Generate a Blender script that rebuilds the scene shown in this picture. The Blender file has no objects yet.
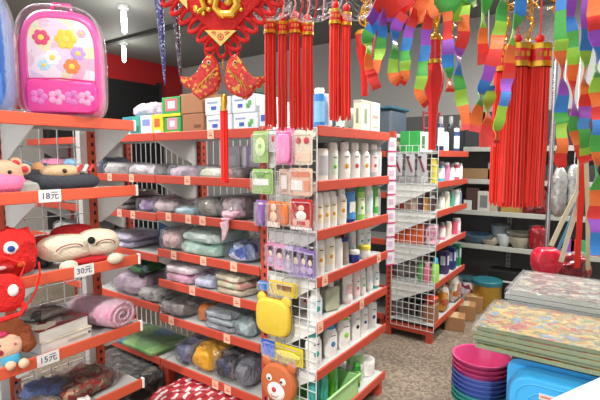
import bpy, math, random
from mathutils import Matrix, Vector, noise
rnd = random.Random(7)
PI = math.pi
# ---------------------------------------------------------------- camera frame (the aisles are the world axes)
F = 449.; P = math.radians(5.35); TH = math.radians(35.4); H = 1.5
cp, sp = math.cos(P), math.sin(P)
hv = (math.cos(TH), math.sin(TH)); rv = (math.sin(TH), -math.cos(TH))
FACE = TH - PI/2                       # rotz of a thing turned to face the shop door
def ray(px, py):
    a = (px-300)/F; b = (200-py)/F; f = cp+b*sp
    return (f*hv[0]+a*rv[0], f*hv[1]+a*rv[1], b*cp-sp)
def onX(px, py, X): d = ray(px, py); t = X/d[0]; return Vector((X, t*d[1], H+t*d[2]))
def onY(px, py, Y): d = ray(px, py); t = Y/d[1]; return Vector((t*d[0], Y, H+t*d[2]))
def onZ(px, py, Z): d = ray(px, py); t = (Z-H)/d[2]; return Vector((t*d[0], t*d[1], Z))
def at(px, py, D):
    d = ray(px, py); f = d[0]*hv[0]+d[1]*hv[1]; t = D/f; return Vector((t*d[0], t*d[1], H+t*d[2]))
# ---------------------------------------------------------------- materials
def lin(c):
    if isinstance(c, str):
        c = [int(c[i:i+2], 16)/255 for i in (0, 2, 4)]
    return tuple((x/12.92 if x < .04045 else ((x+.055)/1.055)**2.4) for x in c[:3])+(1,)
MC = {}
def M(c, rough=.5, metal=0, coat=0, var=.12, bump=0, scale=30, emit=0, spec=.5):
    k = ('m', c, rough, metal, coat, var, bump, scale, emit)
    if k in MC: return MC[k]
    m = bpy.data.materials.new('mat_'+str(c)); m.use_nodes = True; nt = m.node_tree; b = nt.nodes['Principled BSDF']
    L = nt.links.new; col = lin(c)
    tc = nt.nodes.new('ShaderNodeTexCoord'); n = nt.nodes.new('ShaderNodeTexNoise'); n.inputs['Scale'].default_value = scale
    n.inputs['Detail'].default_value = 3; L(tc.outputs['Object'], n.inputs['Vector'])
    mx = nt.nodes.new('ShaderNodeMix'); mx.data_type = 'RGBA'
    mx.inputs[6].default_value = tuple(x*(1-var) for x in col[:3])+(1,); mx.inputs[7].default_value = tuple(min(1, x*(1+var)) for x in col[:3])+(1,)
    L(n.outputs['Fac'], mx.inputs[0]); L(mx.outputs[2], b.inputs['Base Color'])
    b.inputs['Roughness'].default_value = rough; b.inputs['Metallic'].default_value = metal
    b.inputs['Coat Weight'].default_value = coat; b.inputs['Coat Roughness'].default_value = .12
    if bump:
        bp = nt.nodes.new('ShaderNodeBump'); bp.inputs['Strength'].default_value = bump; bp.inputs['Distance'].default_value = .01
        L(n.outputs['Fac'], bp.inputs['Height']); L(bp.outputs['Normal'], b.inputs['Normal'])
    if emit:
        b.inputs['Emission Color'].default_value = col; b.inputs['Emission Strength'].default_value = emit
    MC[k] = m; return m
def MP(cols, scale=12, kind='voronoi', rough=.45, coat=.3, bump=0, dist=0.):
    """a printed pattern of several colours"""
    k = ('p', tuple(cols), scale, kind, rough, coat, bump, dist)
    if k in MC: return MC[k]
    m = bpy.data.materials.new('print_'+kind); m.use_nodes = True; nt = m.node_tree; b = nt.nodes['Principled BSDF']; L = nt.links.new
    tc = nt.nodes.new('ShaderNodeTexCoord'); v = tc.outputs['Object']
    if dist:
        nz = nt.nodes.new('ShaderNodeTexNoise'); nz.inputs['Scale'].default_value = scale*.5; L(v, nz.inputs['Vector'])
        ad = nt.nodes.new('ShaderNodeVectorMath'); ad.operation = 'MULTIPLY_ADD'; L(nz.outputs['Color'], ad.inputs[0])
        ad.inputs[1].default_value = (dist,)*3; L(v, ad.inputs[2]); v = ad.outputs[0]
    r = nt.nodes.new('ShaderNodeValToRGB'); r.color_ramp.interpolation = 'CONSTANT'
    if kind == 'voronoi':
        t = nt.nodes.new('ShaderNodeTexVoronoi'); t.inputs['Scale'].default_value = scale; L(v, t.inputs['Vector'])
        s = nt.nodes.new('ShaderNodeSeparateColor'); L(t.outputs['Color'], s.inputs[0]); fac = s.outputs[0]
    elif kind == 'noise':
        t = nt.nodes.new('ShaderNodeTexNoise'); t.inputs['Scale'].default_value = scale; t.inputs['Detail'].default_value = 4; L(v, t.inputs['Vector'])
        mr = nt.nodes.new('ShaderNodeMapRange'); mr.inputs[1].default_value = .3; mr.inputs[2].default_value = .7; L(t.outputs['Fac'], mr.inputs[0]); fac = mr.outputs[0]
        r.color_ramp.interpolation = 'LINEAR'
    elif kind == 'checker':
        a = nt.nodes.new('ShaderNodeTexChecker'); a.inputs['Scale'].default_value = scale; L(v, a.inputs['Vector'])
        w = nt.nodes.new('ShaderNodeTexWave'); w.inputs['Scale'].default_value = scale*.3; L(v, w.inputs['Vector'])
        mm = nt.nodes.new('ShaderNodeMath'); mm.operation = 'MULTIPLY_ADD'; L(a.outputs['Fac'], mm.inputs[0]); mm.inputs[1].default_value = .6
        m2 = nt.nodes.new('ShaderNodeMath'); m2.operation = 'MULTIPLY'; m2.inputs[1].default_value = .39; L(w.outputs['Fac'], m2.inputs[0]); L(m2.outputs[0], mm.inputs[2]); fac = mm.outputs[0]
    else:
        t = nt.nodes.new('ShaderNodeTexWave'); t.inputs['Scale'].default_value = scale; t.inputs['Distortion'].default_value = 2; L(v, t.inputs['Vector']); fac = t.outputs['Fac']
        if kind == 'zwave': t.bands_direction = 'Z'
        if kind == 'ywave': t.bands_direction = 'Y'
    L(fac, r.inputs[0]); e = r.color_ramp.elements
    while len(e) < len(cols): e.new(.5)
    for i, c in enumerate(cols): e[i].position = i/len(cols); 
    for i, c in enumerate(cols): e[i].color = tuple(min(1, x+(.85-x)*(.16 if kind == 'noise' else 0)) for x in lin(c)[:3])+(1,)
    L(r.outputs[0], b.inputs['Base Color']); b.inputs['Roughness'].default_value = rough
    b.inputs['Coat Weight'].default_value = coat; b.inputs['Coat Roughness'].default_value = .1
    if bump:
        n = nt.nodes.new('ShaderNodeTexNoise'); n.inputs['Scale'].default_value = 20; n.inputs['Distortion'].default_value = 2.5; n.inputs['Detail'].default_value = 4; L(tc.outputs['Object'], n.inputs['Vector'])
        bp = nt.nodes.new('ShaderNodeBump'); bp.inputs['Strength'].default_value = bump; bp.inputs['Distance'].default_value = .035
        L(n.outputs['Fac'], bp.inputs['Height']); L(bp.outputs['Normal'], b.inputs['Normal'])
    MC[k] = m; return m
def clear(name, tint='FFFFFF', amount=.16, rough=.12, scale=22, bump=.8):
    """thin clear film with glossy wrinkles"""
    k = ('c', tint, amount, rough, scale, bump)
    if k in MC: return MC[k]
    m = bpy.data.materials.new(name); m.use_nodes = True; nt = m.node_tree; L = nt.links.new
    nt.nodes.clear(); o = nt.nodes.new('ShaderNodeOutputMaterial'); t = nt.nodes.new('ShaderNodeBsdfTransparent'); t.inputs[0].default_value = lin(tint)
    g = nt.nodes.new('ShaderNodeBsdfPrincipled'); g.inputs['Base Color'].default_value = (.6, .6, .62, 1); g.inputs['Roughness'].default_value = rough
    tc = nt.nodes.new('ShaderNodeTexCoord'); n = nt.nodes.new('ShaderNodeTexNoise'); n.inputs['Scale'].default_value = scale; n.inputs['Distortion'].default_value = 2
    L(tc.outputs['Object'], n.inputs['Vector']); bp = nt.nodes.new('ShaderNodeBump'); bp.inputs['Strength'].default_value = bump; bp.inputs['Distance'].default_value = .02
    L(n.outputs['Fac'], bp.inputs['Height']); L(bp.outputs['Normal'], g.inputs['Normal'])
    fr = nt.nodes.new('ShaderNodeFresnel'); fr.inputs[0].default_value = 1.38; L(bp.outputs['Normal'], fr.inputs['Normal'])
    ma = nt.nodes.new('ShaderNodeMath'); ma.operation = 'ADD'; ma.inputs[1].default_value = amount; ma.use_clamp = True; L(fr.outputs[0], ma.inputs[0]); mn = nt.nodes.new('ShaderNodeMath'); mn.operation = 'MINIMUM'; mn.inputs[1].default_value = .42; L(ma.outputs[0], mn.inputs[0])
    mx = nt.nodes.new('ShaderNodeMixShader'); L(mn.outputs[0], mx.inputs[0]); L(t.outputs[0], mx.inputs[1]); L(g.outputs[0], mx.inputs[2]); L(mx.outputs[0], o.inputs[0])
    MC[k] = m; return m
FILM = clear('clear_film', amount=-.02, rough=.16, scale=11, bump=.55); FILM2 = clear('pouch_film', amount=-.035, rough=.18, scale=14, bump=.35)
ORANGE = M('E05F40', .5, var=.08, scale=8, coat=.1); RED_E = M('BC4632', .5, var=.1, scale=8); WHITE = M('E4E4DE', .5, var=.04); GREYW = M('BDBFBC', .55, var=.06)
WIRE = M('E6E8E8', .35, 0, .3, .03); BLACK = M('141416', .5); GOLD = M('E8B23A', .28, .75, .2, .15, scale=60); RED = M('E8201A', .5, 0, .15, .1, scale=60)
CHROME = M('C8C8CC', .2, 1)
# ---------------------------------------------------------------- mesh builder
class B:
    def __init__(s): s.v = []; s.f = []; s.mi = []; s.mats = []; s.T = Matrix()
    def m(s, mat):
        if mat not in s.mats: s.mats.append(mat)
        return s.mats.index(mat)
    def add(s, vs, fs, mat, T=None):
        k = len(s.v); A = s.T @ T if T is not None else s.T
        s.v += [tuple(A @ Vector(v)) for v in vs]; i = s.m(mat)
        s.f += [tuple(k+j for j in f) for f in fs]; s.mi += [i]*len(fs); return s
    def box(s, x0, x1, y0, y1, z0, z1, mat, T=None, bev=0):
        if bev:
            c = ((x0+x1)/2, (y0+y1)/2, (z0+z1)/2); hx, hy, hz = (x1-x0)/2, (y1-y0)/2, (z1-z0)/2; b = min(bev, hx*.9, hy*.9, hz*.9)
            vs = []; idx = {}
            for sx in (-1, 1):
                for sy in (-1, 1):
                    for sz in (-1, 1):
                        for a in range(3):
                            p = [sx*(hx-b), sy*(hy-b), sz*(hz-b)]; p[a] = (sx*hx, sy*hy, sz*hz)[a]
                            idx[(sx, sy, sz, a)] = len(vs); vs.append((c[0]+p[0], c[1]+p[1], c[2]+p[2]))
            fs = []
            S = (-1, 1)
            for a in range(3):
                o = [i for i in range(3) if i != a]
                for q in S:
                    def key(u, w):
                        t = [0, 0, 0]; t[a] = q; t[o[0]] = u; t[o[1]] = w; return (*t, a)
                    fs.append([idx[key(-1, -1)], idx[key(1, -1)], idx[key(1, 1)], idx[key(-1, 1)]])
                for u in S:
                    for w in S:
                        def k2(q, ax):
                            t = [0, 0, 0]; t[a] = q; t[o[0]] = u; t[o[1]] = w; return (*t, ax)
                        fs.append([idx[k2(-1, o[0])], idx[k2(1, o[0])], idx[k2(1, o[1])], idx[k2(-1, o[1])]])
            for sx in S:
                for sy in S:
                    for sz in S: fs.append([idx[(sx, sy, sz, a)] for a in range(3)])
            return s.add(vs, fs, mat, T)
        vs = [(x, y, z) for x in (x0, x1) for y in (y0, y1) for z in (z0, z1)]
        return s.add(vs, [(0, 1, 3, 2), (4, 6, 7, 5), (0, 4, 5, 1), (2, 3, 7, 6), (0, 2, 6, 4), (1, 5, 7, 3)], mat, T)
    def lathe(s, prof, mat, n=20, T=None, sx=1, sy=1, a0=0, a1=2*PI, rr=None):
        full = abs(a1-a0-2*PI) < 1e-4; cols = n if full else n+1; vs = []
        for (r_, z) in prof:
            for j in range(cols):
                a = a0+(a1-a0)*j/n; q = r_*(rr(a) if rr else 1); vs.append((q*sx*math.cos(a), q*sy*math.sin(a), z))
        fs = []
        for i in range(len(prof)-1):
            for j in range(n):
                j2 = (j+1) % cols if full else j+1
                fs.append((i*cols+j, i*cols+j2, (i+1)*cols+j2, (i+1)*cols+j))
        if full:
            if prof[0][0] > 1e-5: fs.append(tuple(reversed(range(cols))))
            if prof[-1][0] > 1e-5: fs.append(tuple((len(prof)-1)*cols+j for j in range(cols)))
        return s.add(vs, fs, mat, T)
    def tube(s, pts, r, mat, n=8, closed=False, T=None):
        pts = [Vector(p) for p in pts]; N = len(pts); vs = []; prev = None
        for i, p in enumerate(pts):
            a = pts[(i-1) % N] if (i > 0 or closed) else p; b = pts[(i+1) % N] if (i < N-1 or closed) else p
            t = (b-a).normalized() if (b-a).length > 1e-9 else Vector((0, 0, 1))
            if prev is None:
                u = t.cross(Vector((0, 0, 1))); u = u if u.length > 1e-3 else t.cross(Vector((1, 0, 0)))
            else: u = prev-t*prev.dot(t); u = u if u.length > 1e-4 else t.cross(Vector((1, .3, 0)))
            u.normalize(); prev = u; w = t.cross(u); ri = r[i] if isinstance(r, (list, tuple)) else r
            for j in range(n):
                an = 2*PI*j/n; vs.append(tuple(p+(u*math.cos(an)+w*math.sin(an))*ri))
        fs = []
        for i in range(N if closed else N-1):
            for j in range(n):
                a, b = i*n+j, i*n+(j+1) % n; c, d = ((i+1) % N)*n+(j+1) % n, ((i+1) % N)*n+j
                fs.append((a, b, c, d))
        if not closed: fs += [tuple(reversed(range(n))), tuple((N-1)*n+j for j in range(n))]
        return s.add(vs, fs, mat, T)
    def prism(s, pts, y0, y1, mat, T=None):
        """outline in x-z, extruded along y"""
        n = len(pts); vs = [(x, y0, z) for x, z in pts]+[(x, y1, z) for x, z in pts]
        fs = [tuple(range(n)), tuple(reversed(range(n, 2*n)))]+[(i, i+n, (i+1) % n+n, (i+1) % n) for i in range(n)]
        return s.add(vs, fs, mat, T)
    def pillow(s, pts, y0, y1, mat, inset=.25, T=None, rings=4):
        """outline in x-z with a rounded front and back"""
        cx = sum(p[0] for p in pts)/len(pts); cz = sum(p[1] for p in pts)/len(pts); n = len(pts); vs = []; ym = (y0+y1)/2; hy = (y1-y0)/2
        seq = []
        for k in range(2*rings+1):
            a = -PI/2+PI*k/(2*rings); seq.append((1-inset*(1-math.cos(a)), ym+hy*math.sin(a)))
        for sc, y in seq: vs += [(cx+(x-cx)*sc, y, cz+(z-cz)*sc) for x, z in pts]
        fs = []
        for k in range(len(seq)-1):
            for i in range(n): fs.append((k*n+i, k*n+(i+1) % n, (k+1)*n+(i+1) % n, (k+1)*n+i))
        fs += [tuple(reversed(range(n))), tuple((len(seq)-1)*n+i for i in range(n))]
        return s.add(vs, fs, mat, T)
    def soft(s, sx, sy, sz, mat, e=.35, nz=.0, seed=0, T=None, nu=28, nv=14, fr=9, c=(0, 0, 0), ridge=False):
        """rounded soft block, centre c, half sizes sx sy sz"""
        def pw(x, q): return math.copysign(abs(x)**q, x)
        vs = []; fs = []
        for i in range(nv+1):
            ph = -PI/2+PI*i/nv
            for j in range(nu):
                th = 2*PI*j/nu
                x = sx*pw(math.cos(ph), e)*pw(math.cos(th), e); y = sy*pw(math.cos(ph), e)*pw(math.sin(th), e); z = sz*pw(math.sin(ph), max(e, .5))
                if nz:
                    k = noise.noise(Vector((x*fr+seed*3.1, y*fr, z*fr+seed))); k = (k if not ridge else .5-2*abs(k))*nz; k2 = noise.noise(Vector((x*fr*3+seed, y*fr*3, z*fr)))*nz*.4
                    L = Vector((x/sx, y/sy, z/sz)); L = L.normalized() if L.length else L; x += L.x*(k+k2); y += L.y*(k+k2); z += L.z*(k+k2) if z > 0 else 0
                vs.append((c[0]+x, c[1]+y, c[2]+z))
        for i in range(nv):
            for j in range(nu): fs.append((i*nu+j, i*nu+(j+1) % nu, (i+1)*nu+(j+1) % nu, (i+1)*nu+j))
        return s.add(vs, fs, mat, T)
    def ball(s, c, r, mat, sx=1, sy=1, sz=1, T=None, n=14): return s.soft(r*sx, r*sy, r*sz, mat, e=1, T=T, nu=n, nv=max(6, n//2), c=c)
    def build(s, name, parent=None, smooth=True, loc=None, rz=0):
        me = bpy.data.meshes.new(name); me.from_pydata(s.v, [], s.f); me.polygons.foreach_set('material_index', s.mi)
        for m in s.mats: me.materials.append(m)
        me.update()
        if smooth:
            me.polygons.foreach_set('use_smooth', [True]*len(me.polygons)); me.set_sharp_from_angle(angle=math.radians(38))
        o = bpy.data.objects.new(name, me); bpy.context.scene.collection.objects.link(o); o.parent = parent
        if loc is not None: o.location = loc
        if rz: o.rotation_euler.z = rz
        return o
def tag(o, label, cat, group=None):
    o['label'] = label; o['category'] = cat
    if group: o['group'] = group
    return o
def thing(name, label, cat, loc, rz=0, group=None, rot=None):
    o = bpy.data.objects.new(name, None); o.empty_display_size = .05; bpy.context.scene.collection.objects.link(o); o.location = loc
    o.rotation_euler = rot if rot else (0, 0, rz); return tag(o, label, cat, group)
def struct(o): o['kind'] = 'structure'; return o
def copy(root, loc, label, rz=None, group=None):
    r = root.copy(); bpy.context.scene.collection.objects.link(r); r.location = loc; r['label'] = label
    if rz is not None: r.rotation_euler.z = rz
    if group: r['group'] = group
    for ch in [c for c in bpy.data.objects if c.parent == root]:
        c = ch.copy(); bpy.context.scene.collection.objects.link(c); c.parent = r
        for g in [x for x in bpy.data.objects if x.parent == ch]:
            d = g.copy(); bpy.context.scene.collection.objects.link(d); d.parent = c
    return r
def R(x=0, y=0, z=0): return Matrix.Rotation(math.radians(z), 4, 'Z') @ Matrix.Rotation(math.radians(y), 4, 'Y') @ Matrix.Rotation(math.radians(x), 4, 'X')
def Tr(x, y, z): return Matrix.Translation((x, y, z))
def text_into(b, txt, size, mat, T):
    cu = bpy.data.curves.new('writing', 'FONT'); cu.body = txt; cu.size = size; cu.align_x = 'CENTER'; cu.align_y = 'CENTER'; cu.resolution_u = 2; cu.extrude = .0006
    o = bpy.data.objects.new('writing', cu); me = bpy.data.meshes.new_from_object(o)
    b.add([tuple(v.co) for v in me.vertices], [tuple(p.vertices) for p in me.polygons], mat, T @ R(90))
    bpy.data.objects.remove(o); bpy.data.meshes.remove(me); bpy.data.curves.remove(cu)
def rrect(w, h, r, n=5, x=0, z=0):
    """rounded rectangle outline, bottom centre at x,z"""
    o = []
    for (cx, cz, a) in ((x+w/2-r, z+r, -90), (x+w/2-r, z+h-r, 0), (x-w/2+r, z+h-r, 90), (x-w/2+r, z+r, 180)):
        for k in range(n+1):
            t = math.radians(a+90*k/n); o.append((cx+r*math.cos(t), cz+r*math.sin(t)))
    return o
# ---------------------------------------------------------------- the room
XB, YL, ZC = 5.15, 6.1, 3.0
def terrazzo():
    m = bpy.data.materials.new('terrazzo'); m.use_nodes = True; nt = m.node_tree; L = nt.links.new; b = nt.nodes['Principled BSDF']
    tc = nt.nodes.new('ShaderNodeTexCoord'); v = nt.nodes.new('ShaderNodeTexVoronoi'); v.inputs['Scale'].default_value = 65; L(tc.outputs['Object'], v.inputs['Vector'])
    s = nt.nodes.new('ShaderNodeSeparateColor'); L(v.outputs['Color'], s.inputs[0]); r = nt.nodes.new('ShaderNodeValToRGB'); L(s.outputs[0], r.inputs[0])
    e = r.color_ramp.elements; e.new(.4); e.new(.75)
    for i, (p, c) in enumerate(((0, '746759'), (.35, '85776A'), (.7, '9A8B79'), (1, 'A89A88'))): e[i].position = p; e[i].color = lin(c)
    n = nt.nodes.new('ShaderNodeTexNoise'); n.inputs['Scale'].default_value = 3; L(tc.outputs['Object'], n.inputs['Vector'])
    mx = nt.nodes.new('ShaderNodeMix'); mx.data_type = 'RGBA'; mx.blend_type = 'MULTIPLY'; mx.inputs[0].default_value = .35; L(r.outputs[0], mx.inputs[6]); L(n.outputs['Fac'], mx.inputs[7])
    L(mx.outputs[2], b.inputs['Base Color']); b.inputs['Roughness'].default_value = .45; return m
struct(B().box(-1.2, XB+.1, -1.9, YL+.1, -.1, 0, terrazzo()).build('floor', smooth=False))
struct(B().box(-.7, XB+.1, -1.9, YL+.1, ZC, ZC+.1, M('7C7E78', .7, var=.05, scale=1.5)).build('ceiling', smooth=False))
struct(B().box(XB, XB+.1, -1.9, YL+.1, 0, ZC, M('A8A6A2', .7, var=.06, scale=2)).build('wall_right', smooth=False))
b = B().box(-1.2, XB, YL, YL+.1, 2.64, ZC, M('B01C20', .55, var=.06, scale=3)); b.box(-1.2, XB, YL, YL+.1, 2.1, 2.64, M('A81C20', .6, var=.06, scale=3)); b.box(-1.2, XB, YL, YL+.1, 0, 2.1, M('A8A29A', .7, var=.1, scale=3)); struct(b.build('wall_back', smooth=False))
struct(B().box(-1.2, XB+.1, -1.9, -1.8, 0, ZC, M('9A9894', .7)).build('wall_side', smooth=False))
b = B(); b.box(2.9, 4.62, YL-.07, YL-.002, 0, 2.64, M('0E0E10', .7)); b.box(2.85, 2.9, YL-.08, YL-.002, 0, 2.69, M('2A2224', .6)); b.box(4.62, 4.67, YL-.08, YL-.002, 0, 2.69, M('2A2224', .6)); struct(b.build('door_1', smooth=False))
b = B(); b.box(3.4, 3.46, 2.2, YL-.01, ZC-.04, ZC-.001, M('3A3C38', .6)); struct(b.build('trim_1', smooth=False))
# lamps: long bare bulbs hanging on short stems
lamp = None
for i, (px, py, D, lab) in enumerate(((124, 20, 4.6, 'bare white tube lamp hanging under the ceiling, nearer and higher one'), (124, 53, 6.0, 'bare white tube lamp hanging under the ceiling, lower one before the red wall'))):
    p = at(px, py, D); t = thing('hanging_lamp', lab, 'lamp', (p.x, p.y, ZC), 0, 'tube lamps under the ceiling')
    h = 13*D/F if i == 0 else 9*D/F; dz = p.z-ZC
    B().lathe([(.05, -.03), (.06, -.002)], GREYW, 16).tube([(0, 0, dz+h), (0, 0, -.002)], .006, BLACK, 6).build('stem', t)
    B().lathe([(.022, dz+h*.6), (.034, dz+h*.8), (.02, dz+h)], GREYW, 14).build('socket', t)
    B().lathe([(.004, dz-h), (.024, dz-h+.02), (.028, dz), (.024, dz+h*.6)], M('FFFFFF', emit=14), 14).build('bulb', t)
    l = bpy.data.lights.new('bulb_light', 'POINT'); l.energy = 16; l.shadow_soft_size = .1; l.color = (1, .98, .93)
    lo = bpy.data.objects.new('bulb_light', l); bpy.context.scene.collection.objects.link(lo); lo.location = (p.x-.1, p.y-.1, p.z-h-.12)
for i, (lx, ly, e, lk) in enumerate(((.7, .9, 40, 'over the shop front'), (3.0, .4, 105, 'over the rear aisle'), (1.1, 3.0, 85, 'over the left aisle'), (4.2, -.6, 75, 'over the far right corner'))):  # added strip fixtures out of view, put in to brighten the aisles
    t = thing('added_ceiling_light', 'added unseen fill strip light on the ceiling '+lk, 'light', (lx, ly, ZC-.002), .3)
    B().box(-.6, .6, -.06, .06, -.05, 0, WHITE, bev=.006).build('housing', t, False); B().tube([(-.56, 0, -.07), (.56, 0, -.07)], .018, M('FFFFFF', emit=6), 12).build('tube', t)
    l = bpy.data.lights.new('fill_strip_light', 'AREA'); l.shape = 'RECTANGLE'; l.size = 1.1; l.size_y = .08; l.energy = e; l.color = (1, .98, .94)
    lo = bpy.data.objects.new('fill_strip_light', l); bpy.context.scene.collection.objects.link(lo); lo.location = (lx, ly, ZC-.1); lo.rotation_euler = (0, 0, .3)
# ---------------------------------------------------------------- shelving
def wire_grid(b, x0, x1, z0, z1, y, sx, sz, r=.0022, T=None):
    n = max(1, round((x1-x0)/sx)); m = max(1, round((z1-z0)/sz))
    for i in range(n+1): x = x0+(x1-x0)*i/n; b.box(x-r, x+r, y-r, y+r, z0, z1, WIRE, T)
    for j in range(m+1): z = z0+(z1-z0)*j/m; b.box(x0, x1, y-r, y+r, z-r, z+r, WIRE, T)
W_end = M('F0EEE8', .4)
PLATE = lambda b, x, y, z, w=.04, txt=None: None
def upright(b, x, y, zt, mat, side=-1):
    b.box(x-.022, x+.022, y, y+.05, 0, zt, mat)
    z = .12
    while z < zt-.03:
        b.box(x-.006, x+.006, y-.0015, y+.001, z, z+.02, BLACK); b.box(x+.0205, x+.0235, y+.018, y+.03, z, z+.02, BLACK); b.box(x-.0235, x-.0205, y+.018, y+.03, z, z+.02, BLACK)
        z += .045
def bay(label, loc, rz, L, D, levels, zt, edge=ORANGE, tags=(), mesh=(.085, .075), rear='mesh', side=None, foot=True, name='shelving_unit', group=None, tagtxt={}, shelfmat=GREYW, ucount=(0, 1), skip=(), post=False):
    t = thing(name, label, 'shelf', loc, rz, group)
    for k in ucount:
        ux = L*k+(.024 if k == 0 else -.024 if k == 1 else 0); b = B(); upright(b, ux, D, zt, edge); b.build('upright', t, False)
        if post: B().box(ux-.06, ux-.023, D+.01, D+.05, 0, zt, WHITE).build('rear_post', t, False)
        if foot:
            f = B(); f.box(ux-.022, ux+.022, .014, .064, 0, levels[-1]-.04, edge); f.build('foot', t, False); f = B(); f.box(ux-.018, ux+.018, .064, D-.002, max(.02, levels[-1]-.1), levels[-1]-.04, edge); f.build('base_rail', t, False)
    b = B()
    if rear == 'mesh': wire_grid(b, .03, L-.03, levels[-1], zt-.02, D+.012, *mesh); b.build('wire_panel', t, False)
    else: b.box(.03, L-.03, D+.004, D+.014, levels[-1], zt-.02, rear); b.build('back_panel', t, False)
    if side is not None:
        b = B(); T = Matrix.Rotation(PI/2, 4, 'Z'); sx, z0, z1, y1 = side
        wire_grid(b, .0, y1, z0, z1, 0, .052, .052, .0018, Tr(sx, 0, 0) @ T); b.build('side_wire_panel', t, False)
    for li, z in enumerate(levels):
        s = B(); s.box(.002, L-.002, .004, D-.002, z-.012, z, shelfmat); s.box(.002, L-.002, D-.01, D-.002, z-.03, z-.012, shelfmat); so = s.build('shelf', t, False)
        e = B(); e.box(0, L, -.008, .004, z-.036, z+.014, edge, bev=.003); e.build('front_strip', so, False)
        if li not in skip and z > .25:
            for k in ((0, 1) if .5 not in ucount else (.5, 1)):
                x = .004+k*(L-.014); br = B(); Tm = Tr(x, 0, 0) @ Matrix.Rotation(PI/2, 4, 'Z')
                br.prism([(.01, z-.014), (D-.004, z-.014), (D-.004, z-.19), (D-.03, z-.19), (.01, z-.035)], -.006, 0, WHITE, Tm); br.build('bracket', so, False)
        for (l2, x, txt) in tags:
            if l2 == li:
                g = B(); w = .034 if not txt else .075
                g.box(x-w/2*1.0-.008, x+w/2+.008, -.0105, -.009, z-.036, z+.016, M('F0ECE8' if txt else 'E8B9A0', .5))
                if txt: text_into(g, txt, .036, M('2A3A66', .5), Tr(x, -.011, z-.011))
                else: g.box(x-.012, x+.014, -.0112, -.0104, z-.02, z-.014, M('C05040')); g.box(x-.012, x+.006, -.0112, -.0104, z-.008, z-.004, M('C05040'))
                g.build('price_tag', so, False)
        if post: B().box(L-.0005, L+.012, -.012, .01, z-.038, z+.016, W_end, bev=.003).build('end_cap', so, False)
    return t
YF = 1.936; DL = .325; XE = 1.325; LU = .90
LV = [1.667, 1.353, 1.01, .666, .365, .10]
bay('orange shelving unit with cuddly toys and backpacks, at the left', (XE-LU, YF, 0), 0, LU, DL, LV, 1.66, ORANGE, [(1, onY(49, 198, 1.936).x-(XE-LU), '18元'), (2, onY(83, 267, 1.936).x-(XE-LU), '30元'), (3, onY(47, 355, 1.936).x-(XE-LU), '15元')], (.085, .085), ucount=(.5, 1), post=True)
XA, YA, LA, DA = 1.758, 1.152, .79, .30
AV = [1.638, 1.379, 1.144, .915, .69, .45, .14]
tA = bay('red-edged end shelving unit stocked with rows of bottles', (XA, YA, 0), 0, LA, DA, AV, 1.66, RED_E, [(3, .06, ''), (3, .66, ''), (4, .45, ''), (4, .02, '')], rear=M('A9ABA9', .6, var=.1, scale=90), side=(0, .2, 1.64, DA))
bay_g = 'long red-edged shelving of bagged clothes, '
GX = XA; GD = .33; GL = .84; GY = 1.506
GV1 = [1.64, 1.38, 1.153, .92, .726, .50, .20]; GV2 = [1.64, 1.38, 1.14, .877, .55, .20]
bay(bay_g+'near bay beside the bottle shelves', (GX, GY+GL, 0), -PI/2, GL, GD, GV1, 1.66, RED_E, [(0, .5, ''), (1, .3, ''), (2, .12, ''), (2, .3, ''), (2, .42, ''), (3, .16, ''), (3, .42, ''), (3, .66, ''), (4, .32, ''), (4, .68, ''), (5, .12, ''), (5, .6, ''), (6, .5, ''), (6, .6, '')], (.06, .2))
bay(bay_g+'bay farther along under the detergent boxes', (GX, GY+2*GL+.002, 0), -PI/2, GL-.002, GD, GV2, 1.66, RED_E, [(0, .45, ''), (1, .35, ''), (1, .6, ''), (2, .45, ''), (2, .6, ''), (3, .3, '')], (.06, .2))
bay(bay_g+'third bay seen behind the toy shelves', (GX, GY+3*GL+.004, 0), -PI/2, GL-.002, GD, GV2, 1.66, RED_E, (), rear=M('A8A098', .7, var=.15, scale=3))
XC, YC, LC, DC = 3.47, 1.15, .82, .37
CV = [1.545, 1.30, 1.07, .80, .49, .16]
bay('red-edged end shelving unit with toiletries in the rear aisle', (XC, YC, 0), 0, LC, DC, CV, 1.72, RED_E, rear=M('C9CBC9', .6), side=(0, .10, 1.6, DC), skip=(0,))
# rear aisle gondola behind that end unit
bay('red-edged long shelving of the rear aisle, side on', (XC+.02, YC+DC+.05+1.6, 0), -PI/2, 1.58, .4, [1.545, 1.2, .8, .4, .15], 1.7, RED_E, rear=M('4A4F52', .6))
# grey-white shelves along the far wall
DV = [1.60, 1.27, .95, .60, .06]
bay('grey steel wall shelving with dishes and tins along the far wall', (4.8, 2.3, 0), -PI/2, 3.0, .33, DV, 2.0, M('A9AAA2', .5), rear=M('5E5D5C', .7), shelfmat=M('A9AAA2', .5), foot=False, ucount=(0, .46, 1))

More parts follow.
